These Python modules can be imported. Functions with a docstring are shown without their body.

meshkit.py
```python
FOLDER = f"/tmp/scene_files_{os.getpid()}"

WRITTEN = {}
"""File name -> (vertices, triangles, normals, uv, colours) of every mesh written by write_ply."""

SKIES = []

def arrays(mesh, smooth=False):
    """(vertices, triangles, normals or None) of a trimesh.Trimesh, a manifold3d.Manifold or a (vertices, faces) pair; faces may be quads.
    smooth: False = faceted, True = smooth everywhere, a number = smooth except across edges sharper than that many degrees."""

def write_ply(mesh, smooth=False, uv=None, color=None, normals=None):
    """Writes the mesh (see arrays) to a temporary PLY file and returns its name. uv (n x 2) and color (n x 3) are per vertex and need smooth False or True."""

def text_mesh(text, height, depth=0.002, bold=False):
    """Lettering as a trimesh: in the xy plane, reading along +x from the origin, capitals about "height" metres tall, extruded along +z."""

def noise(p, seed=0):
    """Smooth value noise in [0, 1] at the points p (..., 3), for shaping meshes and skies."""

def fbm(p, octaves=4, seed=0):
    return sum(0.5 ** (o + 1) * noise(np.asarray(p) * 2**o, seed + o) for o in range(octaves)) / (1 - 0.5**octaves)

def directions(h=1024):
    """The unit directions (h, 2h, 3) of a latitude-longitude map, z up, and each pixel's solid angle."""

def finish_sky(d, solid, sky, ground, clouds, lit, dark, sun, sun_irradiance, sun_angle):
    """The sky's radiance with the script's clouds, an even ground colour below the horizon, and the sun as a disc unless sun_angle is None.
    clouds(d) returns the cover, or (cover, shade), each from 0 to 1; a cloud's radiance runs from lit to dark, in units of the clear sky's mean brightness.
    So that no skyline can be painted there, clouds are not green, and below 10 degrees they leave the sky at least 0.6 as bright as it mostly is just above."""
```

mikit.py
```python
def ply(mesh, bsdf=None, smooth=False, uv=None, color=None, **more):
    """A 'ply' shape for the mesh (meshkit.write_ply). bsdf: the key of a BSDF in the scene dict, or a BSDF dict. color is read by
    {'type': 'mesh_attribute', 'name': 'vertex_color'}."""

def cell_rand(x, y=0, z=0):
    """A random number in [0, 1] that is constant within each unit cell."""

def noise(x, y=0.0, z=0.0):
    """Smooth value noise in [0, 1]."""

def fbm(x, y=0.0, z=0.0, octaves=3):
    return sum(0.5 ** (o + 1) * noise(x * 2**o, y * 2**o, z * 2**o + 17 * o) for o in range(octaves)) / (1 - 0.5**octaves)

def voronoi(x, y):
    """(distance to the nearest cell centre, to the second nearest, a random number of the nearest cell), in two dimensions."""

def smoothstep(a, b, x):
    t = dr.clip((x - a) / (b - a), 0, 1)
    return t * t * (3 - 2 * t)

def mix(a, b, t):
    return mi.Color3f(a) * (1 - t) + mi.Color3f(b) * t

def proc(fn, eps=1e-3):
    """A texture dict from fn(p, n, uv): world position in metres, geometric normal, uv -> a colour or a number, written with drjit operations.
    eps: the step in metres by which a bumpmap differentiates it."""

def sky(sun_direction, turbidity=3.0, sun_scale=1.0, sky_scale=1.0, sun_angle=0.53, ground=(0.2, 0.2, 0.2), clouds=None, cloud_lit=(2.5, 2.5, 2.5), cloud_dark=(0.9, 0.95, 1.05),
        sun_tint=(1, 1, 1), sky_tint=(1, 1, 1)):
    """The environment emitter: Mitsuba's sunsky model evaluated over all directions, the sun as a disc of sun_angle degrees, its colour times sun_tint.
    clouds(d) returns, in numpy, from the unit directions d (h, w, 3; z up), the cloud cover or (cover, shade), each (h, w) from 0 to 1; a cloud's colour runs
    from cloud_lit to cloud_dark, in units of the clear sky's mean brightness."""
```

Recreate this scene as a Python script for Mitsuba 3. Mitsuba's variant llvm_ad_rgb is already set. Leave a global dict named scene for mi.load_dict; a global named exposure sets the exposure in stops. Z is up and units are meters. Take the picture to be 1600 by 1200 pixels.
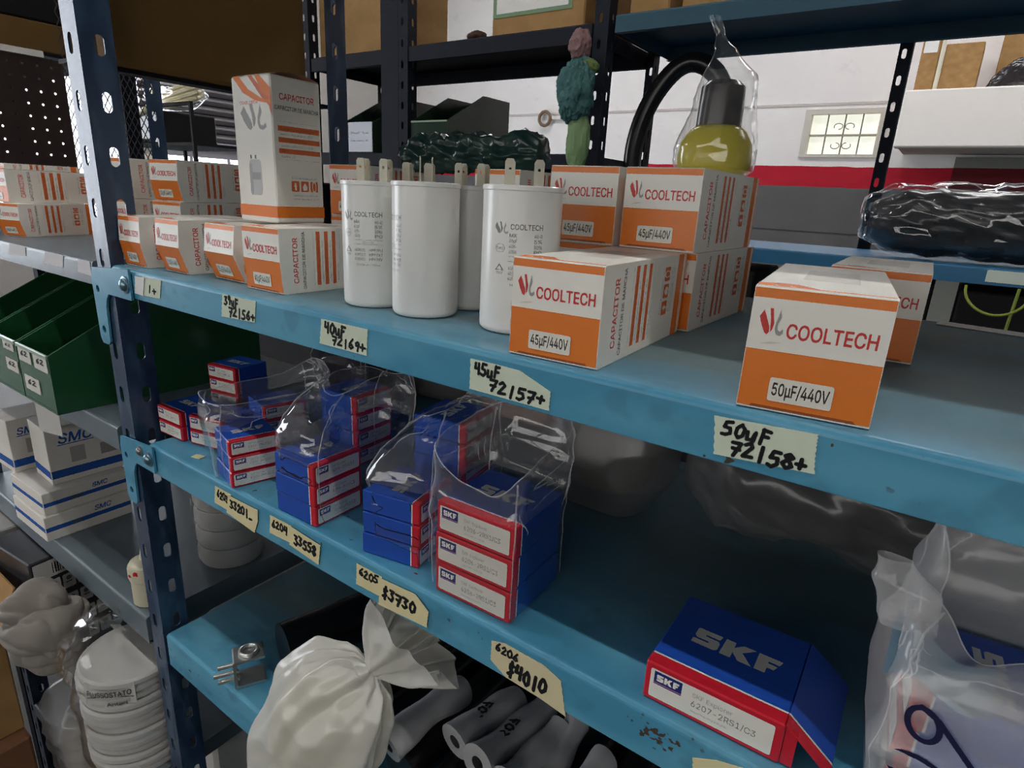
import math, random
import numpy as np, trimesh, mitsuba as mi, mikit, meshkit
from mikit import proc, noise, fbm, smoothstep, mix
from shapely.geometry import Polygon, LineString, Point, box as sbox, MultiPolygon
from shapely.ops import unary_union
import shapely.affinity as aff
import drjit as dr

scene, labels = {}, {}
T4 = mi.ScalarTransform4f
rng = np.random.default_rng(7)

# ------------------------------------------------------------------ camera, light, exposure
CAM = np.array([0.0, -0.28, 1.35])
R = np.array([[0.81471575, 0.57768258, 0.05021046], [0.21015153, -0.2134543, -0.9540826], [-0.54043926, 0.78785792, -0.29530545]])
_m = np.eye(4); _m[:3, 0] = -R[0]; _m[:3, 1] = -R[1]; _m[:3, 2] = R[2]; _m[:3, 3] = CAM
scene['camera'] = {'type': 'perspective', 'fov': 80.2263, 'fov_axis': 'x', 'near_clip': 0.01, 'far_clip': 100.0, 'to_world': T4(_m)}
exposure = -0.17
TUBE = 94.0            # fluorescent tubes over the aisle
SKYLIGHT = 13.0         # translucent roof sheets over the hall
DAYLIGHT = 6.0         # frosted panes of the hall's gate, left
FRONT = 2.0            # added glowing window band behind the camera, brightens the fronts
WINDOW = 0.82


def lin(c):
    c = np.asarray(c, float) / 255.0
    return np.where(c < 0.04045, c / 12.92, ((c + 0.055) / 1.055) ** 2.4)


def rgb(c):
    return {'type': 'rgb', 'value': [float(x) for x in lin(c)]}


# ------------------------------------------------------------------ materials
def two(d):
    return {'type': 'twosided', 'bsdf': d}


VC = {'type': 'mesh_attribute', 'name': 'vertex_color'}
scene['card'] = two({'type': 'principled', 'base_color': VC, 'roughness': 0.34, 'specular': 0.5})
scene['matte'] = two({'type': 'principled', 'base_color': VC, 'roughness': 0.75, 'specular': 0.25})
scene['plastic'] = two({'type': 'principled', 'base_color': VC, 'roughness': 0.22, 'specular': 0.5})
scene['metal'] = two({'type': 'principled', 'base_color': VC, 'roughness': 0.32, 'metallic': 0.9})


def C3(c):
    return [float(x) for x in lin(c)]


def f_blue(p, n, uv):
    a = fbm(p.x * 40, p.y * 40, p.z * 40, 4)
    b = fbm(p.x * 9 + 5, p.y * 30, p.z * 30, 3)
    c = mix(C3((70, 140, 172)), C3((90, 158, 186)), smoothstep(0.35, 0.65, b))
    spot = dr.exp(-dr.square((p.x + .079) / .020) - dr.square((p.z - 1.0565) / .008)) * dr.select(dr.abs(p.y) < .004, mi.Float(1), mi.Float(0))
    chip = smoothstep(0.78, 0.81, fbm(p.x * 170, p.y * 170, p.z * 170, 3)) * smoothstep(0.55, 0.7, noise(p.x * 14 + 3, p.y * 14, p.z * 14))
    chip = dr.maximum(chip, smoothstep(0.93, 0.99, spot * .55 + fbm(p.x * 330, p.y * 330, p.z * 330, 2) * .95) * smoothstep(.15, .5, spot))
    c = mix(c, C3((72, 62, 54)), chip)
    c = mix(c, C3((66, 120, 146)), 0.45 * smoothstep(0.55, 0.75, a))
    dust_shade = (0.55 + 0.3 * smoothstep(0.3, 0.7, b)) * dr.select(n.z > 0.7, mi.Float(1), mi.Float(0)) * dr.select(p.z > 1.2, smoothstep(-0.02, 0.05, dr.abs(p.y)), smoothstep(0.03, 0.11, dr.abs(p.y)))  # dust on tops, also painting the shade behind the lit front strip
    return mix(c, dr.select(p.z > 1.2, mi.Color3f(C3((98, 108, 106))), mi.Color3f(C3((82, 92, 90)))), dust_shade)


def f_navy(p, n, uv):
    b = fbm(p.x * 60, p.y * 60, p.z * 18, 3)
    return mix(C3((38, 58, 84)), C3((58, 80, 106)), smoothstep(0.4, 0.75, b))


def f_card(p, n, uv):
    b = fbm(p.x * 25, p.y * 25, p.z * 25, 3)
    return mix(C3((146, 112, 70)), C3((172, 136, 92)), b)


def f_wall(p, n, uv):
    w = mix(C3((226, 221, 220)), C3((240, 236, 234)), fbm(p.x * 1.3, p.y * 1.3, p.z * 1.3, 4))
    w = mix(w, C3((190, 184, 180)), 0.2 * smoothstep(0.68, 0.85, fbm(p.x * 6, p.y * 6, p.z * 6, 4)))
    red = mix(C3((190, 32, 52)), C3((170, 24, 44)), fbm(p.x * 5, p.y, p.z * 5, 3))
    grey = mix(C3((88, 88, 90)), C3((102, 100, 100)), fbm(p.x * 4, p.y, p.z * 4, 4))
    wob = 0.012 * (noise(p.x * 7, p.y * 7) - 0.5)
    c = mix(red, w, smoothstep(1.828, 1.834, p.z + wob))
    return mix(grey, c, smoothstep(1.612, 1.618, p.z + wob))


def f_floor(p, n, uv):
    return mix(C3((66, 65, 62)), C3((92, 89, 85)), fbm(p.x * 3, p.y * 3, 0, 4))




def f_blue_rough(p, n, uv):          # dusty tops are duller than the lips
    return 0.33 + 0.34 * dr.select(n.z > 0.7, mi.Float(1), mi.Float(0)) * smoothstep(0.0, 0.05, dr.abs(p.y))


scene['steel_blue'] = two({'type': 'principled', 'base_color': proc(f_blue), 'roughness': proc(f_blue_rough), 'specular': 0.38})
scene['steel_navy'] = two({'type': 'principled', 'base_color': proc(f_navy), 'roughness': 0.3, 'specular': 0.6})
scene['cardboard'] = two({'type': 'principled', 'base_color': proc(f_card), 'roughness': 0.8, 'specular': 0.2})
scene['wall_paint'] = two({'type': 'principled', 'base_color': proc(f_wall), 'roughness': 0.7, 'specular': 0.25})
scene['floor_concrete'] = two({'type': 'principled', 'base_color': proc(f_floor), 'roughness': 0.6, 'specular': 0.3})
scene['plaster'] = two({'type': 'diffuse', 'reflectance': rgb((205, 202, 198))})
scene['dark_plaster'] = two({'type': 'diffuse', 'reflectance': rgb((112, 110, 108))})
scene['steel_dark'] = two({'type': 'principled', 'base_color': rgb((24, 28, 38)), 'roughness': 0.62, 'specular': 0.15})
scene['cardboard_brown'] = two({'type': 'principled', 'base_color': rgb((112, 86, 50)), 'roughness': 0.8, 'specular': 0.2})
scene['steel_grey'] = two({'type': 'principled', 'base_color': rgb((98, 110, 118)), 'roughness': 0.36, 'specular': 0.5})
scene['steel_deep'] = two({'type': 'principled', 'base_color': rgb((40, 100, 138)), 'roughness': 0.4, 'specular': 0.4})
scene['white_paint'] = two({'type': 'diffuse', 'reflectance': rgb((240, 235, 230))})
scene['steel_teal_shaded'] = two({'type': 'principled', 'base_color': rgb((42, 80, 98)), 'roughness': 0.45, 'specular': 0.4})  # rear beam paint darkened to stand in for the dim aisle


def film(opacity, base=0.82, rough=0.16):
    return {'type': 'mask', 'opacity': opacity, 'nested': two({'type': 'principled', 'base_color': {'type': 'rgb', 'value': [base, base, base * 1.01]}, 'roughness': rough, 'specular': 1.0, 'clearcoat': 1.0, 'clearcoat_gloss': 0.95})}


scene['film_clear'] = {'type': 'thindielectric', 'int_ior': 1.55}
scene['film_haze'] = film(0.36, 0.75, 0.18)
scene['film_fold'] = film(0.26, 0.9, .12)
scene['film_milk'] = film(0.065, 0.9, .12)
scene['film_grey'] = film(0.45, 0.17, 0.25)


# ------------------------------------------------------------------ mesh helpers
def tm(v, f):
    return trimesh.Trimesh(np.asarray(v, float), np.asarray(f, int), process=False)


class MB:
    """collects coloured pieces of one mesh"""
    def __init__(self):
        self.v, self.f, self.c, self.n = [], [], [], 0

    def add(self, m, col=(200, 200, 200)):
        v, f = (m.vertices, m.faces) if hasattr(m, 'vertices') else m
        v = np.asarray(v, float)
        if len(v) == 0:
            return self
        self.v.append(v); self.f.append(np.asarray(f, int) + self.n)
        self.c.append(np.tile(lin(col), (len(v), 1)) if np.ndim(col) == 1 else np.asarray(col)); self.n += len(v)
        return self

    def ply(self, bsdf='card', smooth=False):
        if smooth is not False and smooth is not True:      # split each piece at its sharp edges, then smooth
            out, n = MB(), 0
            for v, f, c in zip(self.v, self.f, self.c):
                m = trimesh.graph.smooth_shade(tm(v, f - n), angle=math.radians(smooth), facet_minarea=None); n += len(v)
                out.add(m); out.c[-1] = np.tile(c[0], (len(m.vertices), 1))
            return out.ply(bsdf, True)
        m = tm(np.vstack(self.v), np.vstack(self.f))
        return mikit.ply(m, bsdf, smooth=smooth, color=np.vstack(self.c))


def col_ply(m, col, bsdf='card', smooth=False):
    return MB().add(m, col).ply(bsdf, smooth)


def cbox(x0, x1, y0, y1, z0, z1, b=0.0):
    """box with chamfered edges"""
    if b <= 0:
        m = trimesh.creation.box((x1 - x0, y1 - y0, z1 - z0)); m.apply_translation(((x0 + x1) / 2, (y0 + y1) / 2, (z0 + z1) / 2)); return m
    pts = []
    for sx, X in ((1, x0), (-1, x1)):
        for sy, Y in ((1, y0), (-1, y1)):
            for sz, Z in ((1, z0), (-1, z1)):
                pts += [(X + sx * b, Y + sy * b, Z), (X + sx * b, Y, Z + sz * b), (X, Y + sy * b, Z + sz * b)]
    return trimesh.convex.convex_hull(np.array(pts))


def tri2(poly):
    """triangulate shapely polygon(s) -> (V2, F)"""
    V, F, n = [], [], 0
    for g in (poly.geoms if hasattr(poly, 'geoms') else [poly]):
        if g.is_empty or g.area < 1e-12:
            continue
        v, f = trimesh.creation.triangulate_polygon(g, engine='earcut')
        V.append(v); F.append(f + n); n += len(v)
    return (np.vstack(V), np.vstack(F)) if V else (np.zeros((0, 2)), np.zeros((0, 3), int))


def ext(poly, h):
    return trimesh.util.concatenate([trimesh.creation.extrude_polygon(g, h, engine='earcut') for g in (poly.geoms if hasattr(poly, 'geoms') else [poly])])


def ext_x(poly_yz, x0, x1):
    """extrude a polygon drawn in (y, z) along x"""
    m = ext(poly_yz, x1 - x0); v = m.vertices
    return tm(np.c_[v[:, 2] + x0, v[:, 0], v[:, 1]], m.faces)


def ext_y(poly_xz, y0, y1):
    m = ext(poly_xz, y1 - y0); v = m.vertices
    return tm(np.c_[v[:, 0], v[:, 2] + y0, v[:, 1]], m.faces[:, ::-1])


def tube(pts, r, n=8, cap=True):
    P = np.asarray(pts, float); t = np.gradient(P, axis=0); t /= np.linalg.norm(t, axis=1, keepdims=True) + 1e-12
    a = np.zeros_like(P); ref = np.array([0.0, 0, 1]) if abs(t[0, 2]) < 0.9 else np.array([1.0, 0, 0])
    for i in range(len(P)):
        a[i] = np.cross(t[i], ref); a[i] /= np.linalg.norm(a[i]) + 1e-12; ref = np.cross(a[i], t[i])
    b = np.cross(t, a); ang = np.arange(n) * 2 * np.pi / n; rr = np.broadcast_to(r, (len(P),))
    V = P[:, None] + rr[:, None, None] * (np.cos(ang)[None, :, None] * a[:, None] + np.sin(ang)[None, :, None] * b[:, None])
    F = []
    for i in range(len(P) - 1):
        for j in range(n):
            p, q = i * n + j, i * n + (j + 1) % n
            F += [(p, q, q + n), (p, q + n, p + n)]
    V = V.reshape(-1, 3)
    if cap:
        k = len(V); V = np.vstack([V, P[0], P[-1]])
        for j in range(n):
            F += [(k, (j + 1) % n, j), (k + 1, (len(P) - 1) * n + j, (len(P) - 1) * n + (j + 1) % n)]
    return tm(V, F)


def spline(pts, n=24):
    from scipy.interpolate import CubicSpline
    P = np.asarray(pts, float); s = np.r_[0, np.cumsum(np.linalg.norm(np.diff(P, axis=0), axis=1))]
    return CubicSpline(s, P)(np.linspace(0, s[-1], n))


def lathe(profile, n=40):
    p = np.asarray(profile, float); a = np.arange(n) * 2 * np.pi / n
    V = np.stack([p[:, :1] * np.cos(a), p[:, :1] * np.sin(a), np.repeat(p[:, 1:], n, 1)], -1).reshape(-1, 3)
    F = []
    for i in range(len(p) - 1):
        for j in range(n):
            q, w = i * n + j, i * n + (j + 1) % n
            F += [(q, w, w + n), (q, w + n, q + n)]
    return tm(V, F)


def mat(x=0, y=0, z=0, rz=0, rx=0, ry=0):
    m = trimesh.transformations.euler_matrix(math.radians(rx), math.radians(ry), math.radians(rz), 'sxyz'); m[:3, 3] = (x, y, z); return m


def moved(m, M):
    m = m.copy() if hasattr(m, 'copy') else tm(*m); m.apply_transform(M); return m


_text = {}


def text(s, bold=False):
    """flat lettering, capitals 1 tall"""
    if (s, bold) not in _text:
        m = meshkit.text_mesh(s, 1.0, 0.02, bold); k = m.face_normals[:, 2] > 0.5
        v = m.vertices[:, :2]; used, inv = np.unique(m.faces[k], return_inverse=True)
        _text[(s, bold)] = (v[used], inv.reshape(-1, 3))
    v, f = _text[(s, bold)]
    return v.copy(), f


def text_fit(s, x0, x1, yb, h=None, bold=False):
    """text from x0 to x1 with its baseline at yb; height h, or in proportion"""
    v, f = text(s, bold); w = v[:, 0].max() - v[:, 0].min(); k = (x1 - x0) / w
    return np.c_[(v[:, 0] - v[:, 0].min()) * k + x0, v[:, 1] * (h or k) + yb], f


def rect(x0, y0, x1, y1, r=0):
    p = sbox(min(x0, x1), min(y0, y1), max(x0, x1), max(y0, y1))
    return p.buffer(-r).buffer(r, 4) if r else p


GLY = {'0': [[(.3, 1), (.05, .72), (.05, .25), (.3, 0), (.55, .25), (.55, .75), (.3, 1)]], '1': [[(.3, 1), (.28, 0)]],
       '2': [[(.05, .8), (.3, 1), (.5, .75), (.02, .02), (.6, .06)]], '3': [[(.05, .95), (.5, .9), (.22, .55), (.52, .3), (.3, 0), (.0, .1)]],
       '4': [[(.1, 1), (.03, .48), (.5, .5)], [(.46, .95), (.5, 0)]], '5': [[(.55, 1), (.15, .98), (.1, .6), (.45, .55), (.5, .2), (.25, 0), (.0, .08)]],
       '6': [[(.45, 1), (.1, .5), (.08, .15), (.33, 0), (.55, .2), (.4, .45), (.1, .33)]], '7': [[(0, .95), (.55, .95), (.22, 0)], [(.12, .5), (.5, .5)]],
       '8': [[(.3, .55), (.08, .75), (.3, 1), (.5, .78), (.3, .55), (.05, .25), (.3, 0), (.57, .25), (.3, .55)]],
       '9': [[(.52, .65), (.2, .55), (.08, .8), (.3, 1), (.5, .85), (.52, .65), (.38, 0)]], '+': [[(.0, .42), (.55, .42)], [(.28, .72), (.28, .1)]],
       'u': [[(.02, .6), (.08, .05), (.4, .1), (.45, .6)], [(.45, .6), (.5, 0)]], 'F': [[(.1, 1), (.06, 0)], [(.1, .95), (.55, .95)], [(.08, .5), (.42, .52)]],
       '$': [[(.5, .85), (.15, .85), (.2, .5), (.5, .35), (.05, .12)], [(.3, 1.1), (.3, -.1)]], '-': [[(.05, .0), (.5, .0)]], 'x': [[(.05, .6), (.5, 0)], [(.5, .6), (.05, 0)]], ' ': []}


def marker(s, w, h, pen=0.21):
    """handwriting as a polygon: s written w wide and h tall from the origin"""
    k = w / (0.78 * len(s)); lines, r = [], random.Random(s)
    for i, ch in enumerate(s):
        dx, dy = i * 0.78 + 0.05, r.uniform(-.12, .12)
        for st in GLY[ch]:
            lines.append(LineString([((x + dx + .12 * y + r.uniform(-.05, .05)) * k, (y + dy + r.uniform(-.05, .05)) * h) for x, y in st]))
    return unary_union([l.buffer(pen * min(h, k * 1.25) * .62, 3) for l in lines])


# ------------------------------------------------------------------ scene helpers
def numbered(name):
    if not any(k == name or k.startswith(name + '__') for k in list(scene) + list(labels)):
        return name
    i = 1
    while any(k == f'{name}_{i:03d}' or k.startswith(f'{name}_{i:03d}__') for k in list(scene) + list(labels)):
        i += 1
    return f'{name}_{i:03d}'


def tag(key, label=None, cat=None, group=None, kind=None):
    d = {k: v for k, v in (('label', label), ('category', cat), ('group', group), ('kind', kind)) if v}
    labels.setdefault(key, {}).update(d)
    return key


def put(key, d, M=None):
    scene[key] = {**d, 'to_world': T4(np.asarray(M, float))} if M is not None else dict(d)
    return key


def thing(name, label, cat, parts, M=None, group=None, plabels=None):
    """parts: {part path: shape dict}; '' is the thing itself"""
    key = numbered(name); labels[key] = {}
    tag(key, label, cat, group)
    for p, d in parts.items():
        put(key + ('__' + p if p else ''), d, M)
        if plabels and p in plabels:
            tag(f'{key}__{p}', plabels[p])
    return key


def part(key, name, d, M=None, label=None, kind=None):
    k = numbered(f'{key}__{name}'); put(k, d, M)
    if label or kind:
        tag(k, label, None, None, kind)
    return k


def structure(key, d, M=None, label=None):
    put(key, d, M); tag(key, label, None, None, 'structure'); return key


def emitter(d, value):
    return {**d, 'emitter': {'type': 'area', 'radiance': {'type': 'rgb', 'value': [float(x) for x in value]}}}


def quad(o, u, v):
    o, u, v = (np.asarray(x, float) for x in (o, u, v))
    return tm([o, o + u, o + u + v, o + v], [[0, 1, 2], [0, 2, 3]])


# ------------------------------------------------------------------ the hall
WX0, WX1, WY0, WY1, CZ = -8.0, 5.0, -4.0, 7.5, 5.2
structure('floor', mikit.ply(cbox(WX0 - .2, WX1 + .2, WY0 - .2, WY1 + .2, -.1, 0), 'floor_concrete'), label='grey concrete floor')
structure('ceiling', mikit.ply(cbox(WX0 - .2, WX1 + .2, WY0 - .2, WY1 + .2, CZ, CZ + .1), 'dark_plaster'), label='grey ceiling')
hole = sbox(-1.56, 1.955, -0.858, 2.375)
structure('wall_back', mikit.ply(ext_y(sbox(WX0, 0, WX1, CZ).difference(hole), WY1, WY1 + .16), 'wall_paint'), label='white wall with a red stripe over a grey base')
structure('wall_right', mikit.ply(cbox(WX1, WX1 + .1, WY0, WY1, 0, CZ), 'dark_plaster'), label='plain wall')
fw = sbox(-3.6, 1.05, 3.2, 2.45)
structure('wall_front', mikit.ply(ext_y(sbox(WX0, 0, WX1, CZ).difference(fw), WY0 - .1, WY0), 'dark_plaster'), label='plain wall')
gate = sbox(3.55, 0.0, 5.6, 2.75); glazed = sbox(0.9, 0.7, 3.42, 3.4); glazed2 = sbox(-3.7, 0.4, -.5, 3.6)
lw = ext_x(sbox(WY0, 0, WY1, CZ).difference(gate).difference(glazed).difference(glazed2), WX0 - .12, WX0)
structure('wall_left', mikit.ply(lw, 'plaster'), label='pale end wall with the gate')
structure('trim_1', col_ply(cbox(-7.9, -0.55, WY1 - .012, WY1, 2.452, 2.476), (196, 188, 184), 'matte'), label='thin line running across the white wall')
structure('trim_2', col_ply(cbox(-7.9, 4.9, WY1 - .006, WY1, 1.125, 1.137), (62, 62, 64), 'matte'), label='dark groove across the grey base')
# back window
wf = sbox(-1.60, 1.925, -0.82, 2.412).difference(sbox(-1.535, 1.957, -0.875, 2.362))
win = structure('window_1', col_ply(ext_y(wf, WY1 - .03, WY1 + .05), (206, 200, 190), 'matte'), label='small barred window high in the white wall')
mid = MB().add(cbox(-1.535, -.875, WY1 - .005, WY1 + .03, 2.143, 2.161), (176, 168, 152))
part(win, 'transom', mid.ply('matte'))
for i, (x0, x1) in enumerate(((-1.535, -1.37), (-1.37, -1.2), (-1.2, -1.035), (-1.035, -.875))):
    for z0, z1 in ((1.957, 2.143), (2.161, 2.362)):
        part(win, 'pane', emitter(mikit.ply(quad((x0 + .002, WY1 + .045, z0), (x1 - x0 - .004, 0, 0), (0, 0, z1 - z0)), 'plaster'), WINDOW * np.array([0.93, 0.95, 0.80])))
for x in (-1.37, -1.2, -1.035):
    part(win, 'bar', col_ply(tube([(x, WY1 + .0, 1.95), (x, WY1 + .0, 2.37)], .0055, 6), (150, 146, 132), 'matte'))
for s in (-1, 1):
    for zc, sz in ((2.21, 1), (2.075, -1)):
        a = np.linspace(-.6, 4.6, 22)
        part(win, 'scroll', col_ply(tube([(-1.2 + s * (.055 + .042 * math.cos(t)), WY1 - .002, zc + sz * (.03 + .03 * math.sin(t))) for t in a], .0048, 6), (150, 146, 132), 'matte'))
# mezzanine parapet, right
structure('wall_mezzanine', mikit.ply(cbox(-.63, 4.9, 6.6, 6.75, 1.952, 2.43, .012), 'white_paint'), label='white parapet of the mezzanine')
structure('floor_mezzanine', mikit.ply(cbox(-.6, 4.9, 6.75, WY1, 1.96, 2.1), 'plaster'), label='slab of the mezzanine')
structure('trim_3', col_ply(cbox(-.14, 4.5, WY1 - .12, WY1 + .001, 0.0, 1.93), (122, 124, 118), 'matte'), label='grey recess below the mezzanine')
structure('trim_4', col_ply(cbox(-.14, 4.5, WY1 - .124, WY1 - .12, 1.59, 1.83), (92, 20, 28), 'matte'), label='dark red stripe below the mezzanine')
hk = MB().add(tube([(-4.98 + .09 * math.cos(t), WY1 - .06, 2.40 + .09 * math.sin(t)) for t in np.linspace(0, 6.3, 20)], .022, 8), (120, 100, 84)).add(cbox(-4.9, -4.3, WY1 - .03, WY1, 2.375, 2.395), (170, 164, 158))
thing('wall_ring', 'small round brown ring fixed on the white wall', 'wall fitting', {'': hk.ply('matte', 30)})

# roller shutter and glazed gate, left end wall
sh = numbered('door_1'); tag(sh, 'grey ribbed roller shutter, partly raised', None, None, 'structure')
a = np.linspace(0, math.pi, 7)
slat = unary_union([Polygon([(-.035 * math.sin(t), -.052 * math.cos(t)) for t in a] + [(0.008, .05), (0.008, -.05)])])
sd = None
z = 1.86
while z < 3.1:
    v = ext(slat, 2.3); vv = v.vertices
    m = tm(np.c_[WX0 + .1 - vv[:, 0] * 1.4 - .04, 3.42 + vv[:, 2], vv[:, 1]], v.faces)
    if sd is None:
        sd = MB().add(m, (150, 148, 152)).ply('metal', 25)
    part(sh, 'slat', sd, mat(0, 0, z)); z += .106
part(sh, 'bottom_rail', col_ply(cbox(WX0 + .02, WX0 + .1, 3.42, 5.7, 1.74, 1.805), (190, 186, 200), 'metal'))
dg = structure('window_2', col_ply(ext_x(sbox(3.5, 0, 5.62, 1.74).difference(unary_union([sbox(3.56 + .5 * i, .08, 4.02 + .5 * i, 1.62) for i in range(4)])), WX0 - .1, WX0 - .05), (214, 212, 220), 'matte'), label='lit glazed gate below the shutter')
for i in range(4):
    part(dg, 'pane', emitter(mikit.ply(quad((WX0 - .09, 3.56 + .5 * i, .08), (0, .46, 0), (0, 0, 1.54)), 'plaster'), DAYLIGHT * np.array([.80, .95, 1.05])))
gl = structure('window_3', col_ply(ext_x(glazed.buffer(.05).difference(glazed.buffer(-.02)), WX0 - .03, WX0 + .03), (190, 188, 190), 'matte'), label='bright frosted window beside the shutter')
part(gl, 'pane', emitter(mikit.ply(quad((WX0 - .02, .91, .72), (0, 2.5, 0), (0, 0, 2.67)), 'plaster'), DAYLIGHT * np.array([.90, .96, 1.04])))

g2 = structure('window_7', col_ply(ext_x(glazed2.buffer(.05).difference(glazed2.buffer(-.02)), WX0 - .03, WX0 + .03), (190, 188, 190), 'matte'), label='tall frosted gate window at the end of the aisle')
for i in range(3):
    part(g2, 'pane', emitter(mikit.ply(quad((WX0 - .02, -1.54 - 1.06 * i, .42), (0, 1.02, 0), (0, 0, 3.16)), 'plaster'), DAYLIGHT * np.array([.92, .97, 1.05])))

g3 = structure('window_8', col_ply(ext_y(fw.buffer(.05).difference(fw.buffer(-.02)), WY0 - .03, WY0 + .03), (190, 188, 190), 'matte'), label='added glowing window band lighting the rack fronts')  # added behind the camera to light the carton and lip fronts
for i in range(4):
    part(g3, 'pane', emitter(mikit.ply(quad((-3.58 + 1.7 * i, WY0 - .02, 1.07), (0, 0, 1.36), (1.66, 0, 0)), 'plaster'), FRONT * np.array([1.0, .985, .95])))

# roof lights and tubes
for i, (x, y) in enumerate(((-4.5, 5.0), (-0.5, 5.0), (2.6, 5.0))):
    structure(f'window_{4 + i}', emitter(mikit.ply(quad((x - 1.0, y - .5, CZ - .005), (0, 1.0, 0), (2.0, 0, 0)), 'plaster'), SKYLIGHT * np.array([1, .99, .98])), label='translucent roof sheet')
for i, (x, y) in enumerate(((-3.2, -.55), (-1.6, -.55), (0.0, -.55), (1.6, -.55))):
    M = mat(x, y, 3.9)
    body = col_ply(cbox(-.62, .62, -.06, .06, .03, .09, .008), (225, 225, 222), 'matte')
    lamp = emitter(mikit.ply(tube([(-.59, 0, 0), (0, 0, 0), (.59, 0, 0)], .02, 10), 'plaster'), TUBE * np.array([1, .985, .94]))
    k = thing('ceiling_lamp', ('first', 'second', 'third', 'fourth', 'first far', 'second far')[i] + ' fluorescent batten lamp from the left over the aisle', 'lamp', {'housing': body, 'lamp_tube': lamp}, M, 'batten lamps over the aisles')
    part(k, 'rod', col_ply(cbox(-.45, -.44, -.005, .005, .09, CZ - 3.9), (180, 180, 180), 'matte'), M)


# ------------------------------------------------------------------ racks
def arc(c, r, a0, a1, n=5):
    return [(c[0] + r * math.cos(t), c[1] + r * math.sin(t)) for t in np.linspace(math.radians(a0), math.radians(a1), n)]


def shelf_mesh(x0, x1, y0, y1, zt, lip=.029, th=.0012, r=.0035):
    h = th / 2
    line = [(y0 + .014, zt - lip + h), (y0 + h, zt - lip + h)] + arc((y0 + h + r, zt - h - r), r, 180, 90) + arc((y1 - h - r, zt - h - r), r, 90, 0) + [(y1 - h, zt - lip + h), (y1 - .014, zt - lip + h)]
    m = ext_x(LineString(line).buffer(h, 2), x0, x1)
    ends = trimesh.util.concatenate([cbox(x, x + th, y0 + th, y1 - th, zt - lip * .9, zt - th * .5) for x in (x0, x1 - th)])
    return trimesh.util.concatenate([m, ends])


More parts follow.
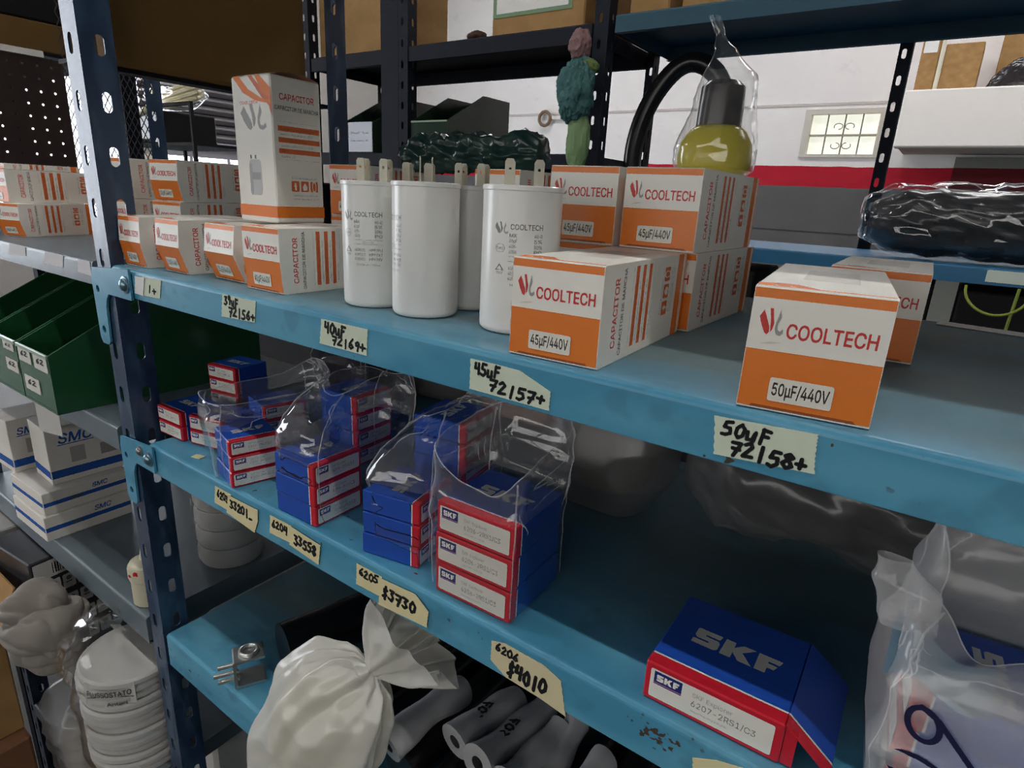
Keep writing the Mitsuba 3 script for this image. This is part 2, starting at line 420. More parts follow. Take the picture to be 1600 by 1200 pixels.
def slots(z0, z1, c, pitch=.05, off=0, w=.0085, l=.019):
    s, z = [], z0 + off
    while z < z1 - .02:
        s.append(LineString([(c, z - (l - w) / 2), (c, z + (l - w) / 2)]).buffer(w / 2, 4)); z += pitch
    return unary_union(s)


def post_mesh(x, y, z0, z1, dirx, diry, w=.031, th=.0018, off=.017):
    """slotted angle: its corner at (x, y), one flange along x (dirx), one along y (diry)"""
    pa = sbox(0, z0, w, z1).difference(slots(z0, z1, w * .58, off=off)); ma = ext(pa, th); v = ma.vertices
    fx = tm(np.c_[x + dirx * v[:, 0], y + diry * v[:, 2], v[:, 1]], ma.faces)
    mb = ext(pa, th); v = mb.vertices
    fy = tm(np.c_[x + dirx * v[:, 2], y + diry * v[:, 0], v[:, 1]], mb.faces)
    return trimesh.util.concatenate([fx, fy])


def bolt(x, y, z, r=.0065, ax='y'):
    a = np.linspace(0, math.pi / 2, 6)
    m = lathe([(r * 1.35, 0), (r * 1.35, .0012), (r, .0016)] + [(r * math.cos(t), .0016 + r * .6 * math.sin(t)) for t in a[1:]], 14)
    return moved(m, mat(x, y, z, rx=90))


ZU, ZM, ZL = 1.2618, 1.072, .809
rk = numbered('storage_rack'); tag(rk, 'light blue steel shelf rack of the foreground with navy slotted posts', 'shelf rack')
SX1 = 1.05
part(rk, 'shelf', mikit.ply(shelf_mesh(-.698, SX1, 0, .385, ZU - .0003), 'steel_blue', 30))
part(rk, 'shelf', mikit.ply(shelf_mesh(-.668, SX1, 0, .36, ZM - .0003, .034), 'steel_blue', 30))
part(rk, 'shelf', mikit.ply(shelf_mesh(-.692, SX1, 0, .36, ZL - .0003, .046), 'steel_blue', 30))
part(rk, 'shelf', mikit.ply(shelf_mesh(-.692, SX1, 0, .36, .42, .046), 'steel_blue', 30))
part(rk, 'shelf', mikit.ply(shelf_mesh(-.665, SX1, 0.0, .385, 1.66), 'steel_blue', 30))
part(rk, 'post', mikit.ply(post_mesh(-.70, 0, 0, 2.3, -1, 1), 'steel_navy'))
part(rk, 'post', mikit.ply(post_mesh(-.70, .315, 0, 2.3, -1, -1), 'steel_navy'))
part(rk, 'post', mikit.ply(post_mesh(SX1 + .003, 0, 0, 2.3, 1, 1), 'steel_navy'))
part(rk, 'post', mikit.ply(post_mesh(SX1 + .003, .385, 0, 2.3, 1, -1), 'steel_navy'))


def gusset(xl, xr, zt, zb, leg, zleg):
    p = Polygon([(xl, zt - .012), (xl + .004, zt), (xr, zt + .006), (xr, zb), (xl + .036, zb), (xl + leg + .004, zb - .006), (xl + leg, zb - .016), (xl + leg - .002, zleg + .004), (xl + leg - .006, zleg), (xl + .006, zleg), (xl + .002, zleg + .006)]).buffer(.002).buffer(-.002)
    holes = unary_union([Point(xl + .012, zt - .022).buffer(.0038), Point(xl + leg * .5, zleg + .016).buffer(.0042)])
    return ext_y(p.difference(holes), -.0035, -.0012)


for zt, xl in ((ZU, -.742), (ZM, -.733), (1.66, -.742)):
    g = part(rk, 'corner_plate', mikit.ply(gusset(xl, -.655, zt - .006, zt - .031, .026, zt - .088), 'steel_blue'))
    part(g, 'bolt', col_ply(bolt(-.664, -.0035, zt - .016), (120, 150, 165), 'metal', 40))
part(rk, 'bolt', col_ply(bolt(-.683, -.0035, ZM - .012, .0045), (150, 150, 150), 'metal', 40))

lr = numbered('storage_rack'); tag(lr, 'steel shelf rack left of the navy post, holding green bins', 'shelf rack')
for zt, lip, y1 in ((ZU, .026, .34), (ZM, .03, .30), (ZL, .04, .30), (.56, .03, .30), (.29, .03, .30)):
    part(lr, 'shelf', mikit.ply(shelf_mesh(-1.355, -.742, -.001, y1, zt - .0003, lip), 'steel_grey', 30))
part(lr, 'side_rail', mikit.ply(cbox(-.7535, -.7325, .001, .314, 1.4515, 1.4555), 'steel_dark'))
part(lr, 'post', mikit.ply(post_mesh(-1.358, 0, 0, 2.3, -1, 1), 'steel_navy'))
part(lr, 'post', mikit.ply(post_mesh(-1.358, .40, 0, 2.3, -1, -1), 'steel_navy'))
dots = unary_union([Point(y, z).buffer(.0020, 4) for y in np.arange(.043, .225, .0215) for z in np.arange(1.275, 1.535, .0208)])
part(lr, 'side_panel', col_ply(ext_x(sbox(.03, 1.265, .233, 1.538).difference(dots), -1.3615, -1.360), (46, 36, 34), 'matte'), None, 'dark perforated side panel')
wires = MB()
for k in range(-14, 34):
    for s_ in (1, -1):
        y0, z0, y1, z1 = .233, 1.265 + k * .022, .385, 1.265 + k * .022 + s_ * .30
        l = LineString([(y0, z0), (y1, z1)]).intersection(sbox(.233, 1.265, .385, 1.70))
        if l.length > .01:
            (ya, za), (yb, zb) = l.coords[0], l.coords[-1]
            wires.add(tube([(-1.3605, ya, za), (-1.3605, yb, zb)], .0009, 4), (60, 60, 66))
part(lr, 'wire_mesh', wires.ply('matte'), None, 'diamond wire mesh', 'stuff')
part(lr, 'edge_strip', col_ply(cbox(-1.359, -1.357, .03, .205, 1.539, 1.549), (232, 230, 226), 'matte'), None, 'white edge strip')


br = numbered('storage_rack'); tag(br, 'dark navy shelf rack standing in the aisle behind the foreground rack', 'shelf rack')
BY0, BY1 = 1.0, 1.3
part(br, 'shelf', mikit.ply(shelf_mesh(-.665, 1.4, BY0, BY1, 1.7195, .034), 'steel_teal_shaded', 30))
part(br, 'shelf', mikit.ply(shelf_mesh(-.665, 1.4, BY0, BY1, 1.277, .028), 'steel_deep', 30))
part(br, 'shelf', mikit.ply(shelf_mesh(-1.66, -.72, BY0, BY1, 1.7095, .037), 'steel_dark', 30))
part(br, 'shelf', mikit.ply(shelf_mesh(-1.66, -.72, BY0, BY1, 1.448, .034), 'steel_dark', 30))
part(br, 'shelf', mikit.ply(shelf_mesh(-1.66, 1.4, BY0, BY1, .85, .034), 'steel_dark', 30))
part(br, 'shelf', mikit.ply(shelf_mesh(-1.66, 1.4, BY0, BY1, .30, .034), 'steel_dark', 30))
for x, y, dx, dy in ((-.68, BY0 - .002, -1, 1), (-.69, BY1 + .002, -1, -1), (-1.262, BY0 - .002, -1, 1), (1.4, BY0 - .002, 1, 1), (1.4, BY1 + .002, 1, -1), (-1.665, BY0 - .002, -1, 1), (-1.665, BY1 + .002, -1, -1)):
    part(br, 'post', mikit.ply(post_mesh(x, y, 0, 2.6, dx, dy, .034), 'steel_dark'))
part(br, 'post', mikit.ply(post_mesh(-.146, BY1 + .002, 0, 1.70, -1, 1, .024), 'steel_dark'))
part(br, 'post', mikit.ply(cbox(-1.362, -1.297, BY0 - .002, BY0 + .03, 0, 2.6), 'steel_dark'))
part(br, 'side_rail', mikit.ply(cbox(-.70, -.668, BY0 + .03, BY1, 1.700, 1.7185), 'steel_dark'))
tg = thing('shelf_label', 'pale size label on the blue lip of the rear rack at the right edge', 'label', {'': col_ply(cbox(.058, .13, BY0 - .0008, BY0, 1.254, 1.2735), (205, 215, 205), 'matte')})
v, f = tri2(marker('3x25', .045, .013))
part(tg, 'lettering', col_ply((np.c_[v[:, 0] + .066, np.full(len(v), BY0 - .0011), v[:, 1] + .257], f), (20, 22, 30), 'matte'))


# ------------------------------------------------------------------ tape labels on the lips
def tape(z_lab, pts, lines, col, label, yo=0.0):
    r = random.Random(label); P = []
    for i, (a, b) in enumerate(zip(pts, pts[1:] + pts[:1])):
        n = 9 if abs(b[1] - a[1]) > abs(b[0] - a[0]) else 3
        for k in range(n):
            t = k / n; j = .0006 if n == 9 and k % 2 else 0
            P.append((a[0] + t * (b[0] - a[0]) + j * (1 if b[1] > a[1] else -1), a[1] + t * (b[1] - a[1])))
    m = ext_y(Polygon(P).buffer(0), -.0006 - yo, -.0002 - yo)
    k = thing('tape_label', label, 'label', {'': col_ply(m, col, 'matte')}, group='handwritten tape labels on the shelf lips')
    L = MB()
    for s, (x, z), w, h in lines:
        v, f = tri2(marker(s, w, h))
        L.add((np.c_[v[:, 0] + x, np.full(len(v), -.0009 - yo), v[:, 1] + z], f), (16, 16, 20))
    if lines:
        part(k, 'lettering', L.ply('matte'))


GT, CT = (204, 214, 194), (214, 204, 160)
tape(0, [(-0.633, 1.2574), (-0.5958, 1.258), (-0.6026, 1.2397), (-0.6394, 1.2385)], [('1+', (-0.6248, 1.2426), 0.0176, 0.0071)], GT, 'small pale tape with a plus sign at the left end of the upper lip')
tape(0, [(-0.6462, 1.2565), (-0.6268, 1.2569), (-0.6342, 1.2385), (-0.6511, 1.2389)], [], (226, 226, 226), 'white worn sticker over the end of the leftmost tape on the upper lip', .0008)
tape(0, [(-0.4934, 1.2588), (-0.4445, 1.2589), (-0.4486, 1.2411), (-0.4976, 1.2389)], [('39uF', (-0.4909, 1.2504), 0.0211, 0.0072), ('72156+', (-0.4855, 1.2419), 0.0382, 0.0074)], GT, 'pale tape on the upper lip, below the third carton from the post')
tape(0, [(-0.3635, 1.2574), (-0.3138, 1.2575), (-0.3156, 1.2385), (-0.367, 1.2385)], [('40uF', (-0.3605, 1.2480), 0.024, 0.0076), ('72169+', (-0.3523, 1.2405), 0.0361, 0.0065)], GT, 'pale tape on the upper lip, below the white capacitors')
tape(0, [(-0.2233, 1.2546), (-0.2063, 1.2547), (-0.1869, 1.2544), (-0.165, 1.2463), (-0.1654, 1.2351), (-0.2236, 1.2353)], [('45uF', (-0.22, 1.2459), 0.0198, 0.0070), ('72157+', (-0.2087, 1.237), 0.041, 0.0072)], GT, 'pale tape with a cut corner, below the front carton beside the capacitors')
tape(0, [(-0.0745, 1.2554), (-0.0293, 1.2580), (-0.0289, 1.2504), (-0.0277, 1.2397), (-0.0723, 1.2363)], [('50uF', (-0.0704, 1.2478), 0.0227, 0.0068), ('72158+', (-0.0653, 1.2388), 0.0344, 0.0073)], GT, 'largest pale tape, on the upper lip at the right')
tape(1, [(-0.5374, 1.0647), (-0.5097, 1.0644), (-0.5149, 1.0448), (-0.5419, 1.0449)], [('6203', (-0.5351, 1.054), 0.0200, 0.0076)], CT, 'leftmost cream tape on the middle lip')
tape(1, [(-0.5143, 1.0629), (-0.4652, 1.0641), (-0.4667, 1.0516), (-0.4735, 1.0376), (-0.5197, 1.0423)], [('33201-', (-0.5119, 1.05), 0.0375, 0.0088)], CT, 'second cream tape from the left on the middle lip, with a pointed end', .0008)
tape(1, [(-0.4475, 1.0653), (-0.4167, 1.066), (-0.4202, 1.0481), (-0.4505, 1.0465)], [('6204', (-0.4457, 1.055), 0.0234, 0.0074)], CT, 'third cream tape from the left on the middle lip')
tape(1, [(-0.4167, 1.066), (-0.3763, 1.0632), (-0.3801, 1.043), (-0.4203, 1.0467)], [('33558', (-0.4126, 1.0512), 0.0305, 0.0093)], CT, 'fourth cream tape from the left on the middle lip', .0008)
tape(1, [(-0.3327, 1.0645), (-0.3035, 1.0644), (-0.306, 1.0458), (-0.3342, 1.0448)], [('6205', (-0.33, 1.0556), 0.0225, 0.0070)], CT, 'short cream tape left of the price with a dollar sign')
tape(1, [(-0.3043, 1.0635), (-0.2677, 1.0661), (-0.2542, 1.057), (-0.2559, 1.0427), (-0.3076, 1.0385)], [('$3730', (-0.3031, 1.0484), 0.0361, 0.0095)], CT, 'cream tape with a dollar price, below the open bag of bearing cartons', .0008)
tape(1, [(-0.1975, 1.0616), (-0.1859, 1.0651), (-0.1555, 1.0645), (-0.1422, 1.0597), (-0.1368, 1.0352), (-0.1559, 1.0377), (-0.1843, 1.0387), (-0.1978, 1.0461)], [('6206', (-0.1938, 1.0566), 0.0189, 0.0060), ('$4010', (-0.1833, 1.0429), 0.031, 0.0105)], (206, 196, 160), 'dirty cream tape with a torn curled end, right of the other tapes')
tape(1, [(-0.0571, 1.0573), (-0.0446, 1.0643), (-0.0317, 1.0682), (-0.0109, 1.0683), (-0.0105, 1.0569), (-0.0559, 1.0438)], [('6207', (-0.051, 1.0474), 0.031, 0.0086)], CT, 'torn cream tape at the bottom edge of the photo')
for i, (pts, lab) in enumerate((([(-0.9778, 1.2605), (-0.925, 1.2605), (-0.9287, 1.2489), (-0.9885, 1.2457)], 'leftmost white label on the lip of the left rack'), ([(-0.8654, 1.2605), (-0.8128, 1.2605), (-0.8194, 1.2463), (-0.8746, 1.2458)], 'white label between two others on the lip of the left rack'), ([(-0.7744, 1.2605), (-0.7455, 1.2605), (-0.7455, 1.2449), (-0.7803, 1.2462)], 'white label on the lip of the left rack next to the navy post'))):
    tape(2, pts, [], (214, 212, 216), lab, .001)
hs = thing('tape_scrap', 'small scrap of yellowed tape lying on the middle shelf beside the red cartons', 'tape', {'': col_ply(cbox(-.006, .006, -.004, .004, 0, .0006), (228, 222, 180), 'matte')}, mat(-.597, .016, ZM + .0001, 12))

# ------------------------------------------------------------------ cartons of the capacitors
ORANGE, ORANGE2, RED, WHITE, GREY, BLACK = (226, 120, 36), (206, 104, 56), (196, 52, 46), (236, 233, 224), (150, 150, 148), (40, 38, 40)
EPS = .00015
LOGO = [(Polygon([(0, .70), (.17, .93), (.30, .70), (.47, .40), (.50, .22), (.42, .12), (.30, .18), (.14, .42)]), 0),
        (Polygon([(.40, 1.0), (.54, 1.0), (.58, .80), (.66, .52), (.62, .32), (.54, .22), (.52, .40), (.50, .62)]), 0),
        (Polygon([(.86, .98), (.93, .72), (.82, .46), (.84, .30), (.95, .26), (1.06, .36), (1.10, .22), (.96, .12), (.80, .16), (.72, .34), (.74, .56), (.80, .74)]), 1)]


def logo(x, y, s, sy=None, cols=(RED, GREY)):
    for p, c in LOGO:
        yield aff.affine_transform(p, [s, 0, 0, (sy or s), x, y]), cols[c]


def side_a(fold=1):
    """the text side in carton coordinates: p across, q down from the top, both 0..1; yields (polygon or mesh in (p, -q), colour, layer)"""
    o = [(text_fit('CAPACITOR', .16, .86, -.155, .042, True), RED if fold else ORANGE2, 1), (text_fit('CAPACITOR DE MARCHA', .06, .95, -.222, .027, True), (70, 62, 60), 1)]
    for q0, q1, t in ((.325, .362, 'Capacitancia nominal'), (.403, .438, 'Tension nominal'), (.478, .512, 'Tipo')):
        o.append((rect(.1, -q1, .95, -q0), ORANGE2, 1))
        o.append((text_fit(t, .15, .15 + .035 * len(t), -q1 + .009, .019), (150, 70, 34), 2))
        o.append((text_fit('440V~50/60Hz  5%'[: 16 if q0 < .45 else 6], .14, .8 if q0 < .45 else .42, -q1 - .028, .014), (130, 128, 124), 1))
    o += [(rect(.1, -.300, .95, -.2985), GREY, 1), (rect(.1, -.552, .95, -.5505), GREY, 1)]
    for i in range(3):
        x = .31 + .2 * i
        o.append((rect(x, -.772, x + .165, -.697, .012), ORANGE2, 1))
        sh = (unary_union([rect(x + .07, -.762, x + .1, -.71), rect(x + .05, -.738, x + .115, -.727)]), Polygon([(x + .03, -.738), (x + .082, -.708), (x + .135, -.738), (x + .12, -.762), (x + .045, -.762)]), Point(x + .082, -.735).buffer(.042).difference(Point(x + .082, -.735).buffer(.03)))[i]
        o.append((sh, WHITE, 2))
    o += [(text_fit('Encuentranos en', .33, .86, -.684, .016), GREY, 1), (text_fit('facebook.com/cool', .33, .86, -.806, .014), GREY, 1), (text_fit('www.cooltech.com', .33, .88, -.832, .014), GREY, 1)]
    o.append((rect(0, -.962, 1, -.88), ORANGE, 1))
    return o


def side_b():
    """the picture side: swoosh, brand, large grey mark, a capacitor"""
    o = [(Polygon([(.05, 0), (.22, 0), (.45, -.09), (.78, -.155), (1, -.165), (1, -.215), (.95, -.19), (.6, -.165), (.3, -.11)]), ORANGE, 1), (Polygon([(.62, 0), (.74, 0), (1, -.09), (1, -.17), (.78, -.11)]), ORANGE, 1), (Polygon([(.45, 0), (.55, 0), (.86, -.12), (1, -.165), (1, -.22), (.78, -.15)]), ORANGE2, 1),
         (Polygon([(.93, -.19), (1, -.21), (1, -.27)]), ORANGE2, 1), (text_fit('COOLTECH', .2, .66, -.187, .02, True), RED, 1)]
    o += [(p, c, 1) for p, c in logo(.2, -.385, .6, .2, (GREY, GREY))]
    o += [(rect(.34, -.81, .66, -.56, .05), (186, 186, 186), 1), (rect(.34, -.81, .42, -.58, .03), (160, 160, 162), 2), (rect(.40, -.70, .63, -.65), (150, 150, 150), 2), (rect(.38, -.555, .42, -.53), (60, 60, 60), 1), (rect(.5, -.555, .54, -.53), (60, 60, 60), 1)]
    o.append((rect(0, -.962, 1, -.88), ORANGE, 1))
    return o


def flat(items, fn):
    """items (polygon | (V2, F), colour, layer) -> MB, each vertex placed by fn(V2, layer)"""
    b = MB()
    for g, c, l in items:
        v, f = g if isinstance(g, tuple) else tri2(g)
        if len(v):
            b.add((fn(v, l), f), c)
    return b


_cart = {}


def carton(w, d, h, cap, fold=(0, 0), split=.50):
    """lying carton: origin at its front left bottom corner, the end with the brand facing -y"""
    key = (w, d, h, cap, fold)
    if key in _cart:
        return _cart[key]
    b1, b2 = fold; zf = h * (1 - split)

    def yf(z):
        return np.interp(z, [0, zf, h], [b2, b1, 0])
    prof = Polygon([(b2, 0), (d, 0), (d, h), (0, h), (b1, zf)]).buffer(-.0012).buffer(.0012, 2)
    P = {'body': col_ply(trimesh.util.concatenate([ext_x(prof, .0004, w - .0004)]), WHITE, 'card')}
    F = lambda v, l: np.c_[v[:, 0] * w, yf((1 + v[:, 1]) * h) - EPS * l, (1 + v[:, 1]) * h]
    m = .012
    it = [(rect(m, -.088, 1 - m, -.012), ORANGE, 1), (rect(m, -.975, 1 - m, -split), ORANGE, 1)]
    it += [(p, c, 2) for p, c in logo(.075, -.405, .175, .24)] + [(text_fit('COOLTECH', .29, .925, -.385, .112, True), RED, 2)]
    it += [(Polygon([(.10, -.455), (.18, -.43), (.27, -.425), (.2, -.445)]), (214, 208, 196), 2), (rect(.06, -.978, .9, -.955), (150, 72, 24), 2)]
    P['end_print'] = flat(it, F).ply('card')
    P['tuck_flap'] = flat([(Polygon([(m, -.975), (m, -.88), (.03, -.885), (.12, -.93), (.125, -.955), (.105, -.975)]), ORANGE, 3)], F).ply('card')
    P['tuck_flap_001'] = flat([(Polygon([(1 - m, -.975), (1 - m, -.88), (.97, -.885), (.88, -.93), (.875, -.955), (.895, -.975)]), ORANGE, 3)], F).ply('card')
    lab = rect(.235, -.905, .705, -.71, .02)
    P['capacity_label'] = flat([(lab, (228, 224, 212), 4)], F).ply('card')
    P['capacity_label__lettering'] = flat([(text_fit(cap + '/440V', .262, .680, -.853, .100, True), BLACK, 5)], F).ply('card')
    S = lambda v, l: np.c_[np.full(len(v), w + EPS * l - .0004), -v[:, 1] * d, v[:, 0] * h]
    P['side_print'] = flat(side_a(), S).ply('card')
    Tt = lambda v, l: np.c_[v[:, 0] * w, v[:, 1] * d, np.full(len(v), h + EPS * l)]
    it = []
    for x0, x1, dx, y0, y1, c in ((.02, .16, .05, .012, .10, ORANGE), (.2, .30, .12, .012, .11, ORANGE2), (.34, .52, .22, .012, .12, ORANGE2), (.62, .98, .3, .012, .035, ORANGE)):
        it.append((Polygon([(x0, y0), (x1, y0), (max(x1 - dx, .01), y1), (max(x0 - dx, .0), y1)]), c, 1))
    it.append((rect(.02, .012, .98, .03), ORANGE, 1))
    it.append((rect(.3, .3, .75, .72, .02), (206, 203, 196), 1))
    P['top_print'] = flat(it, Tt).ply('card')
    L = lambda v, l: np.c_[np.full(len(v), -EPS * l + .0004), -v[:, 1] * d, (1 - v[:, 0]) * h]
    P['side_print_001'] = flat(side_b(), L).ply('card')
    B = lambda v, l: np.c_[v[:, 0] * w, np.full(len(v), d + EPS * l), -v[:, 1] * h]
    P['back_print'] = flat([(rect(0, -1, 1, -.03), ORANGE, 1)], B).ply('card')
    _cart[key] = P
    return P


GC = 'orange and white capacitor cartons'


def put_carton(label, x, y, z, rot, cap='45µF', w=.057, d=.138, h=.0560, fold=(0, 0)):
    return thing('capacitor_carton', label, 'carton', carton(w, d, h, cap, fold), mat(x, y, z, rot), GC, {'capacity_label': 'white sticker reading ' + cap + '/440V'})


H = .0560
put_carton('50µF/440V carton at the front edge, right of the 45µF ones', -.0668, .0027, ZU, 6.8, '50µF', .0556, .139, .0562)
put_carton('orange and white carton half hidden behind the 50µF one', -.0600, .162, ZU, 1.5, '50µF', .0556, .118, .0562)
put_carton('45µF carton at the front edge beside the capacitors', -.1992, .0050, ZU, 2.8)
put_carton('lower carton right behind the front 45µF one, under another', -.2000, .1510, ZU, -1.0)
put_carton('45µF carton stacked on top, right of two', -.2005, .1425, ZU + H + .0004, -.3)
put_carton('45µF carton stacked on top, left of two', -.2622, .1400, ZU + H + .0004, 2.2)
put_carton('lower carton behind the white capacitors, a strip of it in view', -.2625, .1510, ZU, 0)
put_carton('carton behind the white capacitors, an orange top strip in view', -.4050, .225, ZU + H + .0004, -2, '40µF', d=.118)
put_carton('carton under the one behind the white capacitors', -.4050, .222, ZU, -2, '40µF', d=.118)
put_carton('carton behind the tall upright carton, its left part hidden', -.5985, .200, ZU + H + .0004, 6, '40µF', d=.118)
put_carton('carton under the one behind the tall upright carton', -.5985, .200, ZU, 6, '40µF', d=.118)
HL = .0508
put_carton('leftmost carton on the upper shelf beside the navy post', -.6980, .0120, ZU, .5, '35µF', .0440, .115, HL - .001, (-.0015, .003))
put_carton('second carton from the navy post, its glossy end bent inwards', -.6330, .0175, ZU, 1, '35µF', .0425, .115, HL, (-.002, .006))
put_carton('third carton from the navy post, its end folded in below', -.5640, .0285, ZU, -1, '35µF', .0500, .118, HL, (-.003, .007))
put_carton('carton left of the white capacitors, under the tall upright carton', -.4935, .0215, ZU, 1, '40µF', .0510, .112, .0535, (0, .002))
put_carton('upper carton seen between the post and the upright carton', -.9499, .168, ZU + H + .0004, 11, '35µF', fold=(-.002, .004))
put_carton('lower carton seen between the post and the upright carton', -.9480, .165, ZU, 11, '35µF')
put_carton('pale carton just right of the navy post, upper of two', -1.0500, .150, ZU + H + .0004, 9, '35µF')
put_carton('pale carton just right of the navy post, lower of two', -1.0500, .150, ZU, 9, '35µF')
put_carton('carton cut off by the right edge of the photo', .0580, .0010, ZU, -11, '50µF', .0556, .12, .0562)
# the left rack's own cartons
put_carton('carton lying at the front of the left rack, its shiny end showing', -1.0830, .0200, ZU, 18, '30µF', .0440, .110, .0440, (-.001, .005))
put_carton('carton on top of the shiny ended one, on the left rack', -1.1250, .0300, ZU + .0444, 6, '30µF', .0500, .135, .0440)
put_carton('second carton at the back of the left rack, its top edge in view', -1.1900, .0500, ZU + .0888, 6, '30µF', .0500, .100, .0080)


def upright_carton(w, dp, h):
    P = {'body': col_ply(cbox(0, w, 0, dp, 0, h, .0012), WHITE, 'card')}
    P['front_print'] = flat(side_b(), lambda v, l: np.c_[v[:, 0] * w, np.full(len(v), -EPS * l), (1 + v[:, 1]) * h]).ply('card')
    P['side_print'] = flat(side_a(), lambda v, l: np.c_[np.full(len(v), w + EPS * l), v[:, 0] * dp, (1 + v[:, 1]) * h]).ply('card')
    xs = np.linspace(0, 1, 9)
    top = np.array([[(.02 + .96 * x) * w, y, h + .0008 + .0045 * math.sin(math.pi * s)] for s, y in ((0, .02 * dp), (.5, .5 * dp), (1, .98 * dp)) for x in (0, 1)])
    g = [(w * (.02), dp * s, h + .0004 + .004 * math.sin(math.pi * s)) for s in xs] + [(w * .98, dp * s, h + .0004 + .004 * math.sin(math.pi * s)) for s in xs]
    P['lid'] = col_ply(tm(g, [(i, i + 9, i + 10) for i in range(8)] + [(i, i + 10, i + 1) for i in range(8)]), (190, 150, 128), 'card')
    return P


thing('capacitor_carton', 'tall upright carton with a picture of a capacitor, standing on the left cartons', 'carton', upright_carton(.0575, .052, .124), mat(-.5610, .0640, ZU + .0536, .6), GC)


# ------------------------------------------------------------------ white capacitors
def wrap(v, r, phi):
    a = math.radians(phi) + v[:, 0] / r
    return np.c_[r * np.cos(a), r * np.sin(a), v[:, 1]]


def capacitor(r, h, phi, tphi, full=True):
    b = .004
    prof = [(0, 0), (r - b, 0)] + [(r - b + b * math.sin(t), b - b * math.cos(t)) for t in np.linspace(.2, math.pi / 2, 6)] + [(r, h - .0035), (r + .0006, h - .003), (r + .0006, h - .0006), (r - .0002, h), (r - .0016, h), (r - .0022, h - .0016), (0, h - .0016)]
    P = {'case': col_ply(lathe(prof, 64), (226, 226, 222), 'plastic', 35)}
    G = (104, 104, 106); rr = r + .00012
    it = [(text_fit('COOLTECH', -.0045, .0145, .064, .0037, True), (104, 104, 104), 1)] + [(p, c, 1) for p, c in logo(-.0145, .0595, .008, .0095, ((120, 120, 120), (150, 150, 150)))]
    rows = ('MK          440-40', '40uF         5%', '440V~      50Hz', '10000h       C P0')
    for i, t in enumerate(rows):
        it += [(text_fit(t.split()[0], -.005, -.0005, .0585 - i * .0038, .0025, True), G, 1), (text_fit(t.split()[-1], .0095, .0145, .0585 - i * .0038, .0025, True), G, 1)]
    for i, t in enumerate(('HPF/PU', 'HPF/NT', 'HPF/SV')):
        it += [(text_fit('40/85/21', -.005, .003, .0355 - i * .0038, .0023, True), G, 1), (text_fit(t, .0055, .0145, .0355 - i * .0038, .0023, True), G, 1)]
    it.append((text_fit('Made in China', -.0035, .0125, .0235, .0017), G, 1))
    for k in range(10):
        x = -.0055 + k * .002
        it += [(rect(x, .0412, x + .00205, .0415), G, 1), (rect(x, .0448, x + .00205, .0451), G, 1)]
    it += [(text_fit('-25/+85C', .0, .009, .0422, .0017), G, 1), (Point(-.0105, .0505).buffer(.0031).difference(Point(-.0105, .0505).buffer(.0028)), G, 1), (text_fit('EAC', -.0128, -.0082, .0497, .0017, True), G, 1),
           (Polygon([(-.0135, .0345), (-.0075, .0345), (-.0105, .0395)]).difference(Polygon([(-.0123, .0352), (-.0087, .0352), (-.0105, .0382)])), G, 1), (text_fit('TUV', -.0128, -.0082, .0318, .0018, True), G, 1)]
    P['print'] = flat(it, lambda v, l: wrap(np.c_[v[:, 0] * 1.12, .068 + (v[:, 1] - .064) * .88], rr, phi)).ply('plastic')
    bl = Polygon([(-.0033, 0), (.0033, 0), (.0033, .0148), (.0020, .0168), (-.0020, .0168), (-.0033, .0148)]).difference(Point(0, .0105).buffer(.0010))
    n = 0
    for gx in (-.0095, .0095):
        base = MB().add(moved(lathe([(0, 0), (.0048, 0), (.0048, .0009), (.0036, .0016), (0, .0016)], 18), mat(gx, 0, h - .0017)), (214, 206, 190))
        for off in (-.0042, .0042):
            base.add(moved(ext_y(bl, -.0004, .0004), mat(gx, off, h - .0004)), (178, 172, 152))
        k = 'terminal' + (f'_{n:03d}' if n else ''); n += 1
        m = np.vstack(base.v); c, s = math.cos(math.radians(tphi)), math.sin(math.radians(tphi))
        base.v = [np.c_[q[:, 0] * c - q[:, 1] * s, q[:, 0] * s + q[:, 1] * c, q[:, 2]] for q in base.v]
        P[k] = base.ply('plastic', 30)
    return P


GW = 'white capacitors on the upper shelf'
thing('capacitor', 'white capacitor hidden behind the two left ones, only its terminals in view', 'capacitor', capacitor(.0243, .094, 120, 25), mat(-.3745, .1120, ZU), GW)
for lab, x, y, r, h, phi, tphi in (('white cylindrical capacitor nearest the left cartons, print towards the front', -.3690, .0585, .0252, .0935, -68, 20), ('white cylindrical capacitor at the front, its print turned to the left', -.3150, .0575, .0243, .0945, -130, -47),
                                   ('white cylindrical capacitor behind the other three', -.3135, .1075, .0243, .0940, 120, 14), ('white cylindrical capacitor beside the front 45µF carton', -.2365, .0665, .0262, .0948, -60, 34)):
    thing('capacitor', lab, 'capacitor', capacitor(r, h, phi, tphi), mat(x, y, ZU), GW, {'terminal': 'metal blade terminals', 'terminal_001': 'metal blade terminals'})


# ------------------------------------------------------------------ bearing cartons
BLUE, BRED, SILVER, LABW = (30, 76, 172), (196, 30, 48), (206, 206, 200), (226, 223, 214)
_bear = {}


